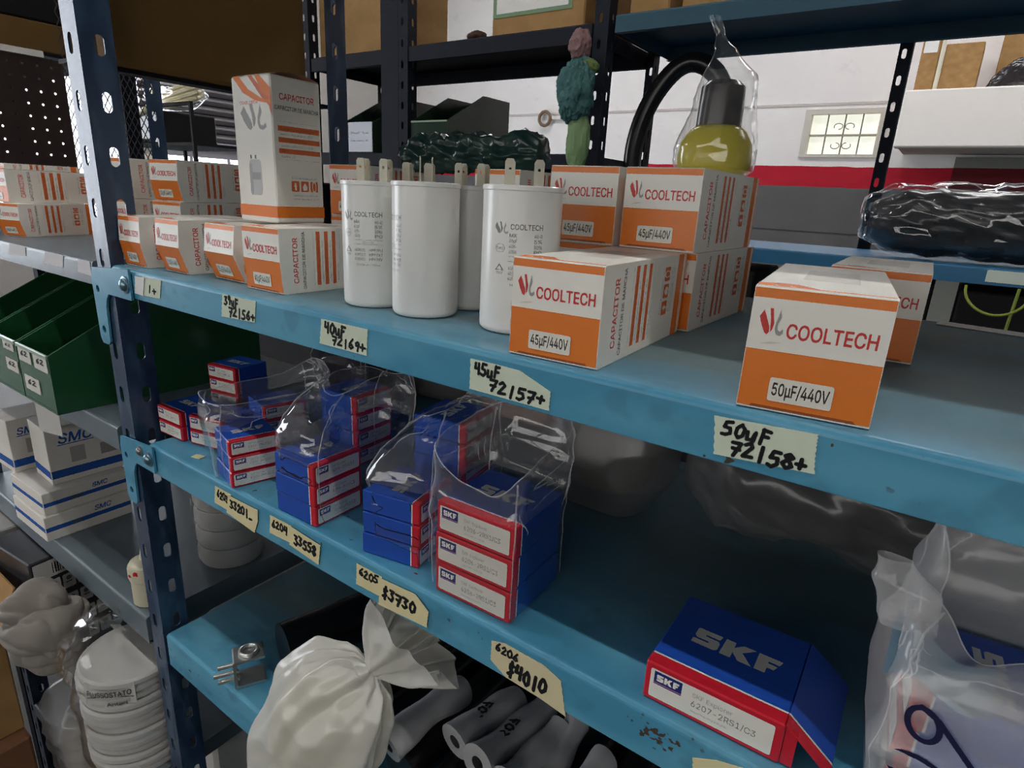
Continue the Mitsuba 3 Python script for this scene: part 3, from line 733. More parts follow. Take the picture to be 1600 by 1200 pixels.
def skf(x0, x1, y0, h):
    """the maker's block letters, drawn"""
    k = (x1 - x0) / 3.28
    S = Polygon([(.05, 1), (1.0, 1), (.95, .72), (.42, .72), (.42, .62), (.9, .62), (1.0, .5), (1.0, .12), (.88, 0), (0, 0), (0, .28), (.6, .28), (.6, .38), (.12, .38), (.02, .5), (.02, .88)])
    K = Polygon([(1.14, 1), (1.52, 1), (1.52, .66), (1.82, 1), (2.3, 1), (1.86, .55), (2.3, 0), (1.8, 0), (1.52, .38), (1.52, 0), (1.1, 0)])
    F = Polygon([(2.4, 1), (3.28, 1), (3.2, .72), (2.8, .72), (2.8, .6), (3.15, .6), (3.05, .34), (2.8, .34), (2.8, 0), (2.4, 0)])
    for p in (S, K, F):
        yield aff.affine_transform(p, [k, 0, 0, h, x0, y0])


def bearing_carton(w, h, code, grey=False):
    key = (w, h, code)
    if key in _bear:
        return _bear[key]
    b, wl = w * .115, w * .018
    P = {'body': col_ply(cbox(0, w, b, w, 0, h, .0009), BLUE, 'card'), 'red_end': col_ply(cbox(0, w, 0, b + .0012, 0, h, .0009), BRED, 'card')}
    pr = []
    Fr = lambda v, l: np.c_[v[:, 0], np.full(len(v), -EPS * l), v[:, 1]]
    To = lambda v, l: np.c_[v[:, 0], v[:, 1], np.full(len(v), h + EPS * l)]
    Ri = lambda v, l: np.c_[np.full(len(v), w + EPS * l), v[:, 0], v[:, 1]]
    Le = lambda v, l: np.c_[np.full(len(v), -EPS * l), v[:, 0], v[:, 1]]
    for q, (fn, g) in enumerate(((To, rect(.0006, b, w - .0006, b + wl)), (Ri, rect(b, .0006, b + wl, h - .0006)), (Le, rect(b, .0006, b + wl, h - .0006)))):
        P['white_line' + (f'_{q:03d}' if q else '')] = flat([(g, WHITE, 1)], fn).ply('card')
    mx, my = w * .045, h * .12
    P['label'] = flat([(rect(mx, my, w - mx * 1.3, h - my, .0012), LABW, 2)], Fr).ply('card')
    lx0, lx1, ly0, ly1 = mx + w * .03, mx + w * .245, h * .5, h * .84
    it = [(rect(lx0, ly0, lx1, ly1), (32, 42, 110), 3)] + [(p, WHITE, 4) for p in skf(lx0 + w * .02, lx1 - w * .02, ly0 + (ly1 - ly0) * .3, (ly1 - ly0) * .5)] + [(rect(lx0, ly0 + h * .03, lx1, ly0 + h * .05), (200, 120, 150), 4)]
    P['label__logo'] = flat(it, Fr).ply('card')
    it = [(text_fit('SKF Explorer', w * .37, w * .66, h * .62, h * .11), GREY, 3), (text_fit(code, w * .37, w * .83, h * .38, h * .15), (110, 110, 108), 3), (text_fit('www.bearing.info/all', w * .37, w * .64, h * .24, h * .05), GREY, 3)]
    P['label__lettering'] = flat(it, Fr).ply('card')
    P['top_lettering'] = flat([(p, SILVER, 1) for p in skf(w * .2, w * .86, w * .42, w * .2)], To).ply('card')
    _bear[key] = P
    return P


GB = 'blue and red bearing cartons'


def put_bearing(label, x, y, z, rot, w, h, code):
    return thing('bearing_carton', label, 'carton', bearing_carton(w, h, code), mat(x, y, z, rot), GB, {'label': 'white label'})


def stack(n, x, y, rot, w, h, code, labs, z=ZM, jit=.0006):
    r = random.Random(str(x))
    for i in range(n):
        put_bearing(labs[i], x + r.uniform(-jit, jit), y + r.uniform(-jit, jit), z + i * (h + .00075), rot + r.uniform(-.8, .8), w, h, code)


def posn(x, y, rot, w):
    """corner of a carton turned so that its label faces right: (x, y) is its front left corner seen from the aisle"""
    c, s = math.cos(math.radians(rot)), math.sin(math.radians(rot))
    return x + c * w, y + s * w


ord3 = ('lowest', 'middle', 'topmost')
stack(3, -.2555, .0068, 2.2, .0650, .0238, '6206-2RS1/C3', [f'bearing carton, {o} of three in the open clear bag, labels in front' for o in ord3])
x, y = posn(-.4420, .0040, 1.2, .052)
stack(3, x, y, 91.2, .052, .0184, '6204-2RS1/C3', [f'bearing carton, {o} of three in the second bag from the left' for o in ord3])
x, y = posn(-.3330, .0062, 12.0, .052)
stack(3, x, y, 102.0, .052, .0177, '6205-2RS1/C3', [f'bearing carton, {o} of three in the bag with blue sides to the front' for o in ord3])
x, y = posn(-.5510, .0120, -15, .047)
stack(3, x, y, 75, .047, .0153, '6203-2RS1/C3', [f'bearing carton, {o} of three in the leftmost bag' for o in ord3])
stack(2, -.6930, .0240, 2.3, .047, .0163, '6201-2RS1/C3', [f'bearing carton, {o} of two at the left end of the middle shelf' for o in ('lower', 'upper')])
stack(2, -.6370, .0300, 13, .047, .0163, '6201-2RS1/C3', [f'bearing carton, {o} of two right of the pair at the left end' for o in ('lower', 'upper')])
stack(4, -.7000, .0900, 9, .047, .0163, '6202-2RS1/C3', [f'bearing carton in the pile behind the left end pair, {o}' for o in ('at its foot', 'second from below', 'second from the top', 'on its top')])
stack(4, -.4560, .1080, 93, .052, .0184, '6204-2RS1/C3', [f'rear pile of the second bag from the left, bearing carton {o}' for o in ('at its foot', 'second from below', 'second from the top', 'on its top')])
stack(5, -.3010, .0930, 99, .052, .0177, '6205-2RS1/C3', [f'tall rear pile behind the blue sided trio, bearing carton {o}' for o in ('at its foot', 'second from below', 'in its middle', 'second from the top', 'on its top')])
stack(3, -.5650, .0750, 78, .047, .0153, '6203-2RS1/C3', [f'rear pile of the leftmost bag, bearing carton {o}' for o in ('at its foot', 'in its middle', 'on its top')])
stack(3, .0245, .0870, -86, .064, .022, '6209-2RS1/C3', [f'bearing carton inside the large marked bag at the right, {o}' for o in ('at the bottom', 'in the middle', 'on top')])
# the open carton
k = put_bearing('open bearing carton with its lid flap hanging out, lying alone on the middle shelf', -.0930, .0085, ZM, .8, .0760, .0255, '6207-2RS1/C3')
M = mat(-.0930, .0085, ZM, .8); w, h, b, wl = .0760, .0255, .0760 * .115, .0760 * .018
ca, sa, L = math.cos(math.radians(38)), math.sin(math.radians(38)), .030
fl = lambda s, y, o=0: (w + s * ca + o * sa, y, h + .0003 - s * sa + o * ca)
fm = MB()
for y0, y1, c in ((0, b, BRED), (b, b + wl, WHITE), (b + wl, w, BLUE)):
    fm.add(tm([fl(0, y0), fl(L, y0), fl(L, y1), fl(0, y1), fl(0, y0, -.0005), fl(L, y0, -.0005), fl(L, y1, -.0005), fl(0, y1, -.0005)], [(0, 1, 2), (0, 2, 3), (4, 6, 5), (4, 7, 6), (0, 4, 5), (0, 5, 1), (1, 5, 6), (1, 6, 2)]), c)
part(k, 'lid_flap', fm.ply('card'), M, 'blue lid flap with a red edge, hanging open')
ex = MB().add(quad((w + .0003, .001, .001), (.006, 0, 0), (0, 0, h * .9)), BRED).add(quad((w + .0002, .004, .002), (0, w - .008, 0), (0, 0, h - .004)), (24, 20, 22))  # red flap, plus a dark sheet painted as the shaded inside
part(k, 'inner_flap_shade', ex.ply('card'), M)


# ------------------------------------------------------------------ plastic bags
def ridge(p, seed, f):
    n = meshkit.noise(np.asarray(p) * f, seed); return (1 - np.abs(2 * n - 1)) ** 2


def bag_mesh(sections, n=110, m=48, amp=.0016, seed=0, f=55, power=7, rim=None, close_top=False, turn=0):
    """a bag of film: sections = (z, half width, half depth, dx, dy); rim(angle) adds to the height of the topmost ring"""
    S = np.asarray(sections, float); zs = np.r_[0, np.cumsum(np.linalg.norm(np.diff(S, axis=0), axis=1))]; t = np.linspace(0, zs[-1], m)
    C = np.stack([np.interp(t, zs, S[:, k]) for k in range(5)], 1)
    a = np.arange(n) * 2 * np.pi / n; c, s = np.cos(a), np.sin(a)
    V = np.zeros((m, n, 3))
    for i in range(m):
        p = power if np.isscalar(power) else np.interp(t[i] / zs[-1], [0, .5, 1], power)
        V[i, :, 0] = C[i, 1] * np.sign(c) * np.abs(c) ** (2 / p) + C[i, 3]; V[i, :, 1] = C[i, 2] * np.sign(s) * np.abs(s) ** (2 / p) + C[i, 4]; V[i, :, 2] = C[i, 0]
        if rim is not None:
            V[i, :, 2] += rim(a) * np.clip((t[i] / zs[-1] - .45) / .55, 0, 1) ** 1.3
    w = np.clip(.35 + 1.3 * t / zs[-1], 0, 1.6)[:, None]
    d = (ridge(V, seed, f) - .35) * amp + (ridge(V, seed + 9, f * .4) - .35) * amp * 2.2
    out = np.stack([c, s, 0 * c], 1)[None]
    V = V + out * (d * w)[..., None]; V[..., 2] += (meshkit.noise(V * f * .5, seed + 3) - .5) * amp * 1.5 * (t / zs[-1])[:, None]
    F = []
    for i in range(m - 1):
        j = np.arange(n); k = (j + 1) % n
        F += [np.c_[i * n + j, i * n + k, (i + 1) * n + k], np.c_[i * n + j, (i + 1) * n + k, (i + 1) * n + j]]
    F = np.vstack(F); rim_pts = V[-1].copy()
    return tm(V.reshape(-1, 3), F), rim_pts, V


def bag(name, label, sections, M, bsdf='film_clear', creases=True, group=None, cat='plastic bag', milk=None, **kw):
    m, rim, V = bag_mesh(sections, **kw)
    P = {'': mikit.ply(m, bsdf, smooth=True)}
    if milk is not None:         # slightly milky second ply where the film stands free
        q = m.vertices.copy(); c0 = q.mean(0); q[:, :2] = c0[:2] + (q[:, :2] - c0[:2]) * .994
        P['inner_ply'] = mikit.ply(tm(q, m.faces[(q[m.faces][:, :, 2].min(1) > milk)]), 'film_milk', smooth=True)
    if creases:
        n = V.shape[1]; P['hem'] = mikit.ply(tube(np.vstack([rim, rim[:1]]), .00045, 5, False), 'film_fold', smooth=True)
        rw = np.random.default_rng(kw.get('seed', 0) + 500)
        for q in range(5):
            i0, j0, dj = rw.integers(int(V.shape[0] * .45), V.shape[0] - 14), rw.integers(0, n), rw.uniform(-1.1, 1.1); L = min(rw.integers(8, 20), V.shape[0] - 1 - i0)
            path = np.array([V[i0 + t, int(j0 + dj * t + 1.5 * math.sin(t * .7)) % n] for t in range(L)])
            P['crease_glint' + (f'_{q:03d}' if q else '')] = mikit.ply(tube(path, .0006 * np.sin(np.linspace(.25, 2.9, L)), 5), 'film_fold', smooth=True)  # pale tubes on random ridges stand in for highlight streaks
        for q, k in enumerate((.125, .375, .625, .875)):
            P['fold' + (f'_{q:03d}' if q else '')] = mikit.ply(tube(V[2:-1, int(k * n) % n] * [1.004, 1.004, 1], np.linspace(.0003, .0007, V.shape[0] - 3), 5), 'film_fold', smooth=True)
    return thing(name, label, cat, P, M, group)


GP = 'clear bags over the bearing cartons'
# over the 6206 stack: a wide open mouth
bag('plastic_bag', 'open clear bag over the three cartons labelled to the front', [(.0006, .0350, .0350, 0, 0), (.03, .0355, .0355, 0, 0), (.075, .036, .036, 0, 0), (.095, .0365, .037, 0, .001), (.120, .0375, .040, .001, .002)],
    mat(-.2245, .0405, ZM, 2.2), group=GP, milk=.076, seed=1, amp=.0013, power=[16, 16, 4], rim=lambda a: -.016 * np.exp(-((np.mod(a - 4.9, 2 * np.pi) - 0) / .55) ** 2) - .016 * np.exp(-((np.mod(a - 4.9, 2 * np.pi) - 2 * np.pi) / .55) ** 2) + .010 * np.sin(a))
bag('plastic_bag', 'crumpled clear bag over cartons whose labels face right, second from the left', [(.0006, .0275, .060, 0, 0), (.05, .0285, .061, 0, 0), (.066, .029, .061, 0, 0), (.085, .027, .058, .0, .004), (.104, .021, .050, .002, .012), (.112, .012, .04, .004, .018)],
    mat(-.4170, .0660, ZM, 1.2), group=GP, milk=.062, seed=2, amp=.0030, f=60, power=[8, 6, 3], rim=lambda a: .006 * np.sin(2 * a + 1))
bag('plastic_bag', 'crumpled clear bag with blue carton sides showing through its front', [(.0006, .0285, .062, 0, 0), (.05, .0295, .063, 0, 0), (.064, .030, .063, 0, 0), (.085, .027, .060, 0, .004), (.104, .018, .052, .004, .014), (.110, .010, .045, .006, .018)],
    mat(-.3125, .0760, ZM, 9), group=GP, milk=.062, seed=3, amp=.0030, f=58, power=[8, 6, 3], rim=lambda a: .008 * np.sin(a + 2))
bag('plastic_bag', 'leftmost clear bag of the bearing cartons, with a curled mouth', [(.0006, .0255, .057, 0, 0), (.045, .0265, .058, 0, 0), (.055, .027, .058, 0, 0), (.074, .029, .058, -.001, 0), (.083, .032, .058, -.004, 0)],
    mat(-.5380, .0620, ZM, -14), group=GP, milk=.05, seed=4, amp=.0020, f=60, power=[8, 6, 4], rim=lambda a: .010 * np.sin(a) - .006 * np.cos(2 * a))
bag('plastic_bag', 'clear bag with a dark package at the back left of the middle shelf', [(.0006, .05, .04, 0, 0), (.06, .052, .042, 0, 0), (.10, .05, .04, .0, 0), (.118, .044, .03, .01, 0)],
    mat(-.600, .240, ZM, 4), group=GP, seed=5, amp=.0024, power=[7, 6, 4], rim=lambda a: .01 * np.cos(a))
pk = thing('dark_package', 'dark package inside the clear bag at the back left of the middle shelf', 'package', {'': col_ply(cbox(-.043, .043, -.032, .032, 0, .085, .002), (52, 48, 54), 'matte')}, mat(-.600, .240, ZM, 4))
# the large marked bag on the right
kb = bag('plastic_bag', 'large hazy bag with big marker figures, standing open at the right', [(.0006, .0365, .0390, 0, 0), (.04, .038, .040, 0, 0), (.069, .0385, .040, 0, 0), (.085, .0345, .035, .001, -.002), (.098, .0325, .034, .001, .0), (.120, .034, .036, .004, .006), (.150, .035, .034, .012, .014)],
    mat(.0545, .0530, ZM, 4), 'film_haze', group='hazy bags', seed=6, amp=.0034, f=40, power=[14, 7, 3], rim=lambda a: -.052 * np.exp(-((np.mod(a - 4.35 + np.pi, 2 * np.pi) - np.pi) / .75) ** 2) + .012 * np.sin(a))
ML = mat(.0545, .0530, ZM, 4)
el = lambda cx, cz, a, b, r: [(cx + a * math.cos(t) * math.cos(r) - b * math.sin(t) * math.sin(r), cz + a * math.cos(t) * math.sin(r) + b * math.sin(t) * math.cos(r)) for t in np.linspace(0, 6.28, 26)]
pen = unary_union([LineString(q).buffer(.0013, 3) for q in (el(.0352, 1.1325, .0085, .0060, 1.9), [(.0330, 1.1412), (.0400, 1.1375), (.0480, 1.1290), (.0585, 1.1180)], el(.0395, 1.1055, .0135, .0085, -.35), el(.0400, 1.0890, .0120, .0070, -.3))])
v, f = tri2(pen)
part(kb, 'lettering', col_ply((np.c_[v[:, 0], np.full(len(v), .0092), v[:, 1]], f), (22, 24, 60), 'matte'))
u_, w_ = np.meshgrid(np.linspace(0, 1, 14), np.linspace(0, 1, 8)); gx = .016 + .042 * u_; gz = ZM + .070 + .024 * w_ * (1 - .55 * u_) + .003 * np.sin(5 * u_ + 2 * w_); gy = .020 + .016 * w_ + .004 * np.sin(7 * u_)
fq = [(j * 14 + i, j * 14 + i + 1, (j + 1) * 14 + i + 1, (j + 1) * 14 + i) for j in range(7) for i in range(13)]
bf = tm(np.c_[gx.ravel(), gy.ravel(), gz.ravel()], [t for a_, b_, c_, d_ in fq for t in ((a_, b_, c_), (a_, c_, d_))])
part(kb, 'blue_film', MB().add(bf, (120, 150, 172)).ply('plastic', True), None, 'crumpled bluish film at the top of the filling')
flapm = bag_mesh([(0, .011, .003, 0, 0), (.02, .013, .004, -.004, 0), (.034, .006, .002, -.010, 0)], 40, 24, .002, 31, 70, 3)[0]
part(kb, 'torn_flap', mikit.ply(flapm, 'film_fold', smooth=True), mat(.021, .030, ZM + .092, 10))
# large dim bags at the back of the middle shelf
olv = trimesh.creation.icosphere(4); vv = olv.vertices
olv = tm(np.c_[vv[:, 0] * .048, vv[:, 1] * .03, np.clip(vv[:, 2], -.8, .72) * .048], olv.faces)
thing('olive_jar', 'dull olive lump inside the hazy bag behind the open bearing bag', 'package', {'': col_ply(moved(olv, mat(-.235, .245, ZM + .0394)), (96, 92, 74), 'matte', True)})
bag('plastic_bag', 'hazy bag around the olive lump at the back of the middle shelf', [(.0006, .045, .045, 0, 0), (.03, .062, .052, 0, 0), (.09, .064, .05, 0, 0), (.135, .05, .04, .01, 0)], mat(-.230, .235, ZM), 'film_grey', False, 'hazy bags', seed=8, amp=.005, f=22, power=3.2)


def roll_bag(label, p0, p1, r, seed, bsdf='film_grey', name='plastic_bag', cat='plastic bag', ends=(.45, .45), amp=.006, f=20):
    p0, p1 = np.asarray(p0, float), np.asarray(p1, float); t = np.linspace(0, 1, 44)
    P = p0 + (p1 - p0) * t[:, None]; rr = r * np.clip(np.minimum(ends[0] + 6 * t, ends[1] + 6 * (1 - t)), 0, 1) ** .6
    m = tube(P, rr, 64)
    c = np.vstack([np.repeat(P, 64, 0), P[:1], P[-1:]]); d = m.vertices - c; L = np.linalg.norm(d, axis=1, keepdims=True) + 1e-9
    m.vertices = m.vertices + d / L * (((ridge(m.vertices, seed, f) - .4) * amp + (ridge(m.vertices, seed + 5, f * 2.7) - .4) * amp * .4) * np.minimum(1, L[:, 0] / r))[:, None]
    return m


def lump(center, size, seed, amp=.25, f=2.2, sub=4, flat=-.85, sharp=1.0):
    """a soft crumpled body: warped folds over an ellipsoid"""
    m = trimesh.creation.icosphere(sub); v = m.vertices
    w = v + .55 * np.stack([meshkit.fbm(v * f * .8, 3, seed + k) - .5 for k in (20, 21, 22)], -1)
    k = 1 + amp * 1.1 * (meshkit.fbm(v * f * .7, 2, seed) - .5) + amp * .30 * sharp * (ridge(w * [1, 1, .55], seed + 7, f * 1.3) - .4) + amp * .12 * sharp * (ridge(w * [1, 1, .6], seed + 9, f * 3.1) - .4)
    v = v * k[:, None]; v[:, 2] = np.maximum(v[:, 2], flat)
    return tm(v * np.asarray(size) + np.asarray(center), m.faces)


k = thing('plastic_bag', 'hazy bag around a dark roll lying along the back of the middle shelf', 'plastic bag', {'': mikit.ply(roll_bag('', (-.150, .245, ZM + .0635), (.19, .26, ZM + .0635), .052, 11, amp=.012, f=24), 'film_grey', smooth=True), 'roll': col_ply(roll_bag('', (-.118, .247, ZM + .054), (.17, .26, ZM + .054), .040, 12, amp=.003), (30, 30, 30), 'matte', True)}, group='hazy bags')
thing('plastic_bag', 'grey crumpled film sheet over the rolled bag, under the upper shelf', 'plastic bag', {'': mikit.ply(lump((.08, .205, ZM + .1425), (.19, .06, .015), 13, .3, 2.5, 5, -.6), 'film_grey', smooth=True)}, group='hazy bags')
thing('black_tool', 'black plastic tool with a pale clip at the back of the middle shelf', 'tool', {'body': col_ply(cbox(-.694, -.645, .30, .335, ZM, ZM + .115, .004), (26, 26, 30), 'plastic'), 'clip': col_ply(cbox(-.692, -.684, .294, .2995, ZM + .05, ZM + .10, .001), (170, 190, 205), 'plastic')})
gb = thing('grey_pouch', 'grey cloth pouch with dark letters at the back of the middle shelf', 'pouch', {'': col_ply(lump((-.555, .328, ZM + .0605), (.075, .022, .066), 17, .16, 2.0, 4), (128, 124, 122), 'matte', True)})
v, f = text('Wet', True); part(gb, 'lettering', col_ply((np.c_[-.548 + .014 * v[:, 1], np.full(len(v), .3010), ZM + .105 - .02 * v[:, 0]], f), (60, 60, 64), 'matte'))
thing('cardboard_piece', 'pinkish cardboard piece behind the open bearing bag', 'cardboard', {'': col_ply(cbox(-.47, -.345, .335, .34, ZM, ZM + .13), (206, 178, 164), 'matte')})


# ------------------------------------------------------------------ left rack: bins, cartons, bags
def bin_parts(w, d, h, hf, col=(34, 84, 50)):
    t = .003
    side = Polygon([(0, 0), (d, 0), (d, h), (d * .55, h), (0, hf)])
    P = {'base': col_ply(cbox(0, w, 0, d, 0, t), col, 'plastic'), 'back': col_ply(cbox(0, w, d - t, d, t, h), col, 'plastic'),
         'front': col_ply(cbox(0, w, 0, t, t, hf, .0008), col, 'plastic'), 'side': col_ply(ext_x(side, 0, t), col, 'plastic'), 'side_001': col_ply(ext_x(side, w - t, w), col, 'plastic')}
    P['front__rim'] = col_ply(cbox(.001, w - .001, -.0018, .0012, hf - .004, hf + .0008, .0006), (150, 170, 150), 'plastic')
    return P


def slips(key, M, spots):
    for x, z, w, h in spots:
        m = MB().add(cbox(x, x + w, -.0012, -.0004, z, z + h), (206, 204, 196))
        k = part(key, 'paper_slip', m.ply('matte'), M)
        v, f = tri2(marker('6%d' % (int(x * 1e4) % 10) if False else '62', w * .6, h * .35)); part(k, 'lettering', col_ply((np.c_[v[:, 0] + x + w * .2, np.full(len(v), -.0016), v[:, 1] + z + h * .45], f), (50, 50, 54), 'matte'), M)


bp = bin_parts(.098, .27, .150, .0725)
for lab, x, sp in (('green picking bin with three paper slips, next to the navy post', -.9255, ((.006, .052, .038, .018), (.054, .051, .040, .018), (.012, .016, .046, .019))), ('green picking bin further from the navy post, two paper slips on it', -1.0270, ((.055, .058, .036, .0105), (.055, .030, .040, .016))), ('green picking bin furthest left on its shelf', -1.1285, ())):
    M = mat(x, -.029, ZM); k = thing('picking_bin', lab, 'bin', bp, M, 'green bins on the left rack'); slips(k, M, sp)

CW, CB = (218, 214, 208), (40, 84, 160)


def blue_box(w, d, h, band=.14, big=True):
    P = {'body': col_ply(cbox(0, w, 0, d, 0, h, .0008), CW, 'matte')}
    R_ = lambda v, l: np.c_[np.full(len(v), w + .0002 * l), v[:, 0], v[:, 1]]
    F_ = lambda v, l: np.c_[v[:, 0], np.full(len(v), -.0002 * l), v[:, 1]]
    it = [(rect(.001, h * (.1 if big else .38), d - .001, h * (.1 + band) if big else h * .56), CB, 1)]
    tx = text('SMC', True)[0]; tw = tx[:, 0].max()
    k = min(h * .2, d * .4 / tw * 1.0)
    v, f = text('SMC', True); it.append(((np.c_[v[:, 0] * k + d * (.12 if big else .55) + v[:, 1] * k * .2, v[:, 1] * k + h * (.70 if big else .66)], f), CB, 2))
    it.append((rect(d * .12, h * (.665 if big else .62), d * .12 + tw * k * 1.05, h * (.68 if big else .63)), CB, 2) if big else (rect(d * .3, h * .4, d * .42, h * .55), (70, 84, 100), 2))
    if big:
        it += [(rect(d * .25, h * .32, d * .42, h * .6), (168, 164, 160), 1), (rect(d * .6, h * .34, d * .85, h * .55), (150, 146, 144), 1)]
    P['side_print'] = flat(it, R_).ply('matte')
    P['front_print'] = flat([(rect(.001, h * (.1 if big else .38), w - .001, h * (.1 + band) if big else h * .56), CB, 1)], F_).ply('matte')
    return P


GS = 'white cartons with blue bands on the left rack'
put2 = lambda lab, x, y, z, r, w, d, h, big: thing('blue_banded_carton', lab, 'carton', blue_box(w, d, h, .14, big), mat(x, y, z, r), GS)
put2('lower of two flat white cartons with blue bands on the left rack', -1.1491, -.0112, ZL, .7, .12, .122, .040, False)
put2('upper of two flat white cartons with blue bands on the left rack', -1.1520, -.0080, ZL + .0406, 1.2, .118, .122, .036, False)
ka = put2('tall white carton with a blue band standing open above the flat ones', -1.1250, .0200, ZL + .0772, -2, .070, .118, .092, True)
part(ka, 'flap', col_ply(moved(cbox(0, .0008, 0, .05, 0, .055), mat(-1.0550, .0150, ZL + .1695, -76, 0, 0)), (222, 220, 216), 'matte'))
put2('second tall white carton with a blue band, further left', -1.2150, -.0050, ZL + .0772, 2, .070, .085, .088, True)
bc = MB().add(cbox(0, .130, 0, .13, 0, .205, .002), (44, 44, 48))
k = thing('black_carton', 'black carton with rows of white pictograms and a barcode, below the blue banded ones', 'carton', {'body': bc.ply('card')}, mat(-1.190, -.045, .5605, 6))
M = mat(-1.190, -.045, .5605, 6); X = .1302
fx = lambda v, l: np.c_[np.full(len(v), X + .0002 * l), v[:, 0], v[:, 1]]
it = [(rect(.004, .170, .126, .200), (196, 194, 190), 1)] + [(rect(.03 + .0035 * i, .175, .03 + .0035 * i + (.0022 if i % 3 else .0012), .194), (40, 40, 40), 2) for i in range(12)]
part(k, 'barcode_label', flat(it, fx).ply('card'), M)
for r_ in range(4):
    for c_ in range(5):
        q = rect(.02 + .021 * c_, .138 - .037 * r_, .02 + .021 * c_ + .018, .138 - .037 * r_ + .026, .002)
        part(k, 'pictogram', flat([(q, (188, 186, 180), 1), (rect(.024 + .021 * c_, .148 - .037 * r_, .033 + .021 * c_, .150 - .037 * r_), (60, 60, 60), 2), (Point(.029 + .021 * c_, .156 - .037 * r_).buffer(.004), (90, 90, 90), 2)], fx).ply('card'), M)
thing('grey_carton', 'silver grey carton with worn print at the left edge of the photo', 'carton', {'body': col_ply(cbox(0, .11, 0, .12, 0, .20, .002), (150, 148, 146), 'card')}, mat(-1.3300, -.030, .5605, 2))
jar = lathe([(0, 0), (.0185, 0), (.020, .002), (.020, .036), (.0215, .038), (.0215, .056), (.019, .060), (.007, .064), (.0045, .078), (.0025, .092), (0, .093)], 36)
k = thing('glue_bottle', 'small cream bottle with a red and white label and a pointed tip', 'bottle', {'': col_ply(jar, (206, 200, 176), 'plastic', 35)}, mat(-.7760, .0220, ZL))
it = [(rect(-.02, .0385, .02, .0555), (232, 230, 228), 1), (Polygon([(-.014, .047), (0, .056), (.016, .047), (.014, .044), (0, .05), (-.012, .044)]), (190, 36, 44), 2)]
part(k, 'label', flat([(g, c, l) for g, c, l in it], lambda v, l: wrap(v, .0218 + .0002 * l, -60)).ply('card'), mat(-.7760, .0220, ZL))


def disc_stack(r, n, t, gap=.0004, col=(202, 200, 196)):
    return [moved(lathe([(0, 0), (r * .93, 0), (r, t * .25), (r, t * .75), (r * .95, t), (0, t)], 44), mat(0, 0, i * (t + gap))) for i in range(n)]


GR = 'rolls of grey wrapped discs behind the navy post'
for lab, x, y, r, n in (('tall roll of grey discs in film, right behind the navy post', -.7950, .1500, .046, 7), ('roll of grey discs in film, partly hidden by the middle shelf', -.7480, .2500, .042, 6)):
    k = numbered('disc_roll'); tag(k, lab, 'roll', GR)
    dp = col_ply(disc_stack(r, 1, .030)[0], (176, 174, 172), 'matte', 35)
    for i in range(n):
        part(k, 'disc', dp, mat(x, y, ZL + .0006 + i * .0304))
    b = bag_mesh([(.0002, r * 1.02, r * 1.02, 0, 0), (.1, r * 1.05, r * 1.05, 0, 0), (n * .0304, r * 1.04, r * 1.04, 0, 0), (n * .0304 + .012, r * .5, r * .5, 0, 0)], 80, 40, .0018, 41 + n, 50, 2.0)[0]
    part(k, 'film_wrap', mikit.ply(b, 'film_clear', smooth=True), mat(x, y, ZL))
# hanging front bags, bottom left
def cloth_sack(size, seed, amp=.5):
    """a half empty sack: folds that run together towards its left tip"""
    m = trimesh.creation.icosphere(5); v = m.vertices
    wx = meshkit.fbm(v * 1.2, 2, seed) - .5; wz = meshkit.fbm(v * 1.2 + 7, 2, seed + 1) - .5
    ang = np.arctan2(v[:, 2] + .25 * wz, v[:, 0] + 1.15)
    f1 = np.abs(np.sin(5.2 * ang + 3.4 * wx + .8)) ** .7; f2 = np.abs(np.sin(11.0 * ang + 6.0 * wz + 1.5 * v[:, 0])) ** .8
    k = 1 + amp * (.42 * (f1 - .6) + .16 * (f2 - .6) + .35 * wx)
    pinch = 1 - .55 * np.clip(-v[:, 0], 0, 1) ** 1.5
    return tm(np.c_[v[:, 0] * (.75 + .25 * k), v[:, 1] * k * pinch, v[:, 2] * k * pinch] * np.asarray(size), m.faces)


thing('paper_bag', 'crumpled grey sack bulging from the lower left rack', 'sack', {'': col_ply(moved(cloth_sack((.080, .044, .058), 51, .9), mat(-.950, -.052, .728, 0, 0, -8)), (134, 128, 122), 'matte', True)})
thing('paper_bag', 'smaller dusty grey sack between the crumpled one and the foam plates', 'sack', {'': col_ply(moved(cloth_sack((.046, .040, .066), 58, .8), mat(-.905, .118, .690, 0, 0, 30)), (124, 120, 114), 'matte', True)})
k = numbered('disc_roll'); tag(k, 'clear bag with a stack of white foam plates beside the lower navy post', 'roll')
dp = col_ply(disc_stack(.064, 1, .0118)[0], (206, 204, 200), 'matte', 35); M0 = mat(-.8200, .0120, .5606, 0)
for i in range(13):
    part(k, 'plate', dp, mat(-.8130 + .002 * math.sin(i * 1.7), .0000 + .002 * math.cos(i * 2.1), .5606 + i * .0124))
v, f = tri2(rect(-.032, 0, .032, .034)); it = [(rect(-.032, 0, .032, .034), (226, 226, 222), 1), (rect(-.03, .011, .03, .0122), (60, 60, 60), 2), (text_fit('FLUSSOSTATO', -.027, .028, .017, .0075, True), (40, 40, 44), 2), (text_fit('Antari', -.002, .022, .003, .005, True), (60, 60, 60), 2)]
part(k, 'label', flat(it, lambda v, l: wrap(v, .0655 + .0002 * l, -48)).ply('card'), mat(-.8130, .0, .685))
b, rim, _ = bag_mesh([(.0012, .066, .066, 0, 0), (.010, .0685, .0685, 0, 0), (.155, .0685, .0685, 0, 0), (.175, .060, .056, .003, -.018), (.196, .050, .036, .006, -.046), (.225, .030, .022, .020, -.044), (.262, .010, .008, .032, -.030)], 100, 60, .004, 61, 36, 2.3)
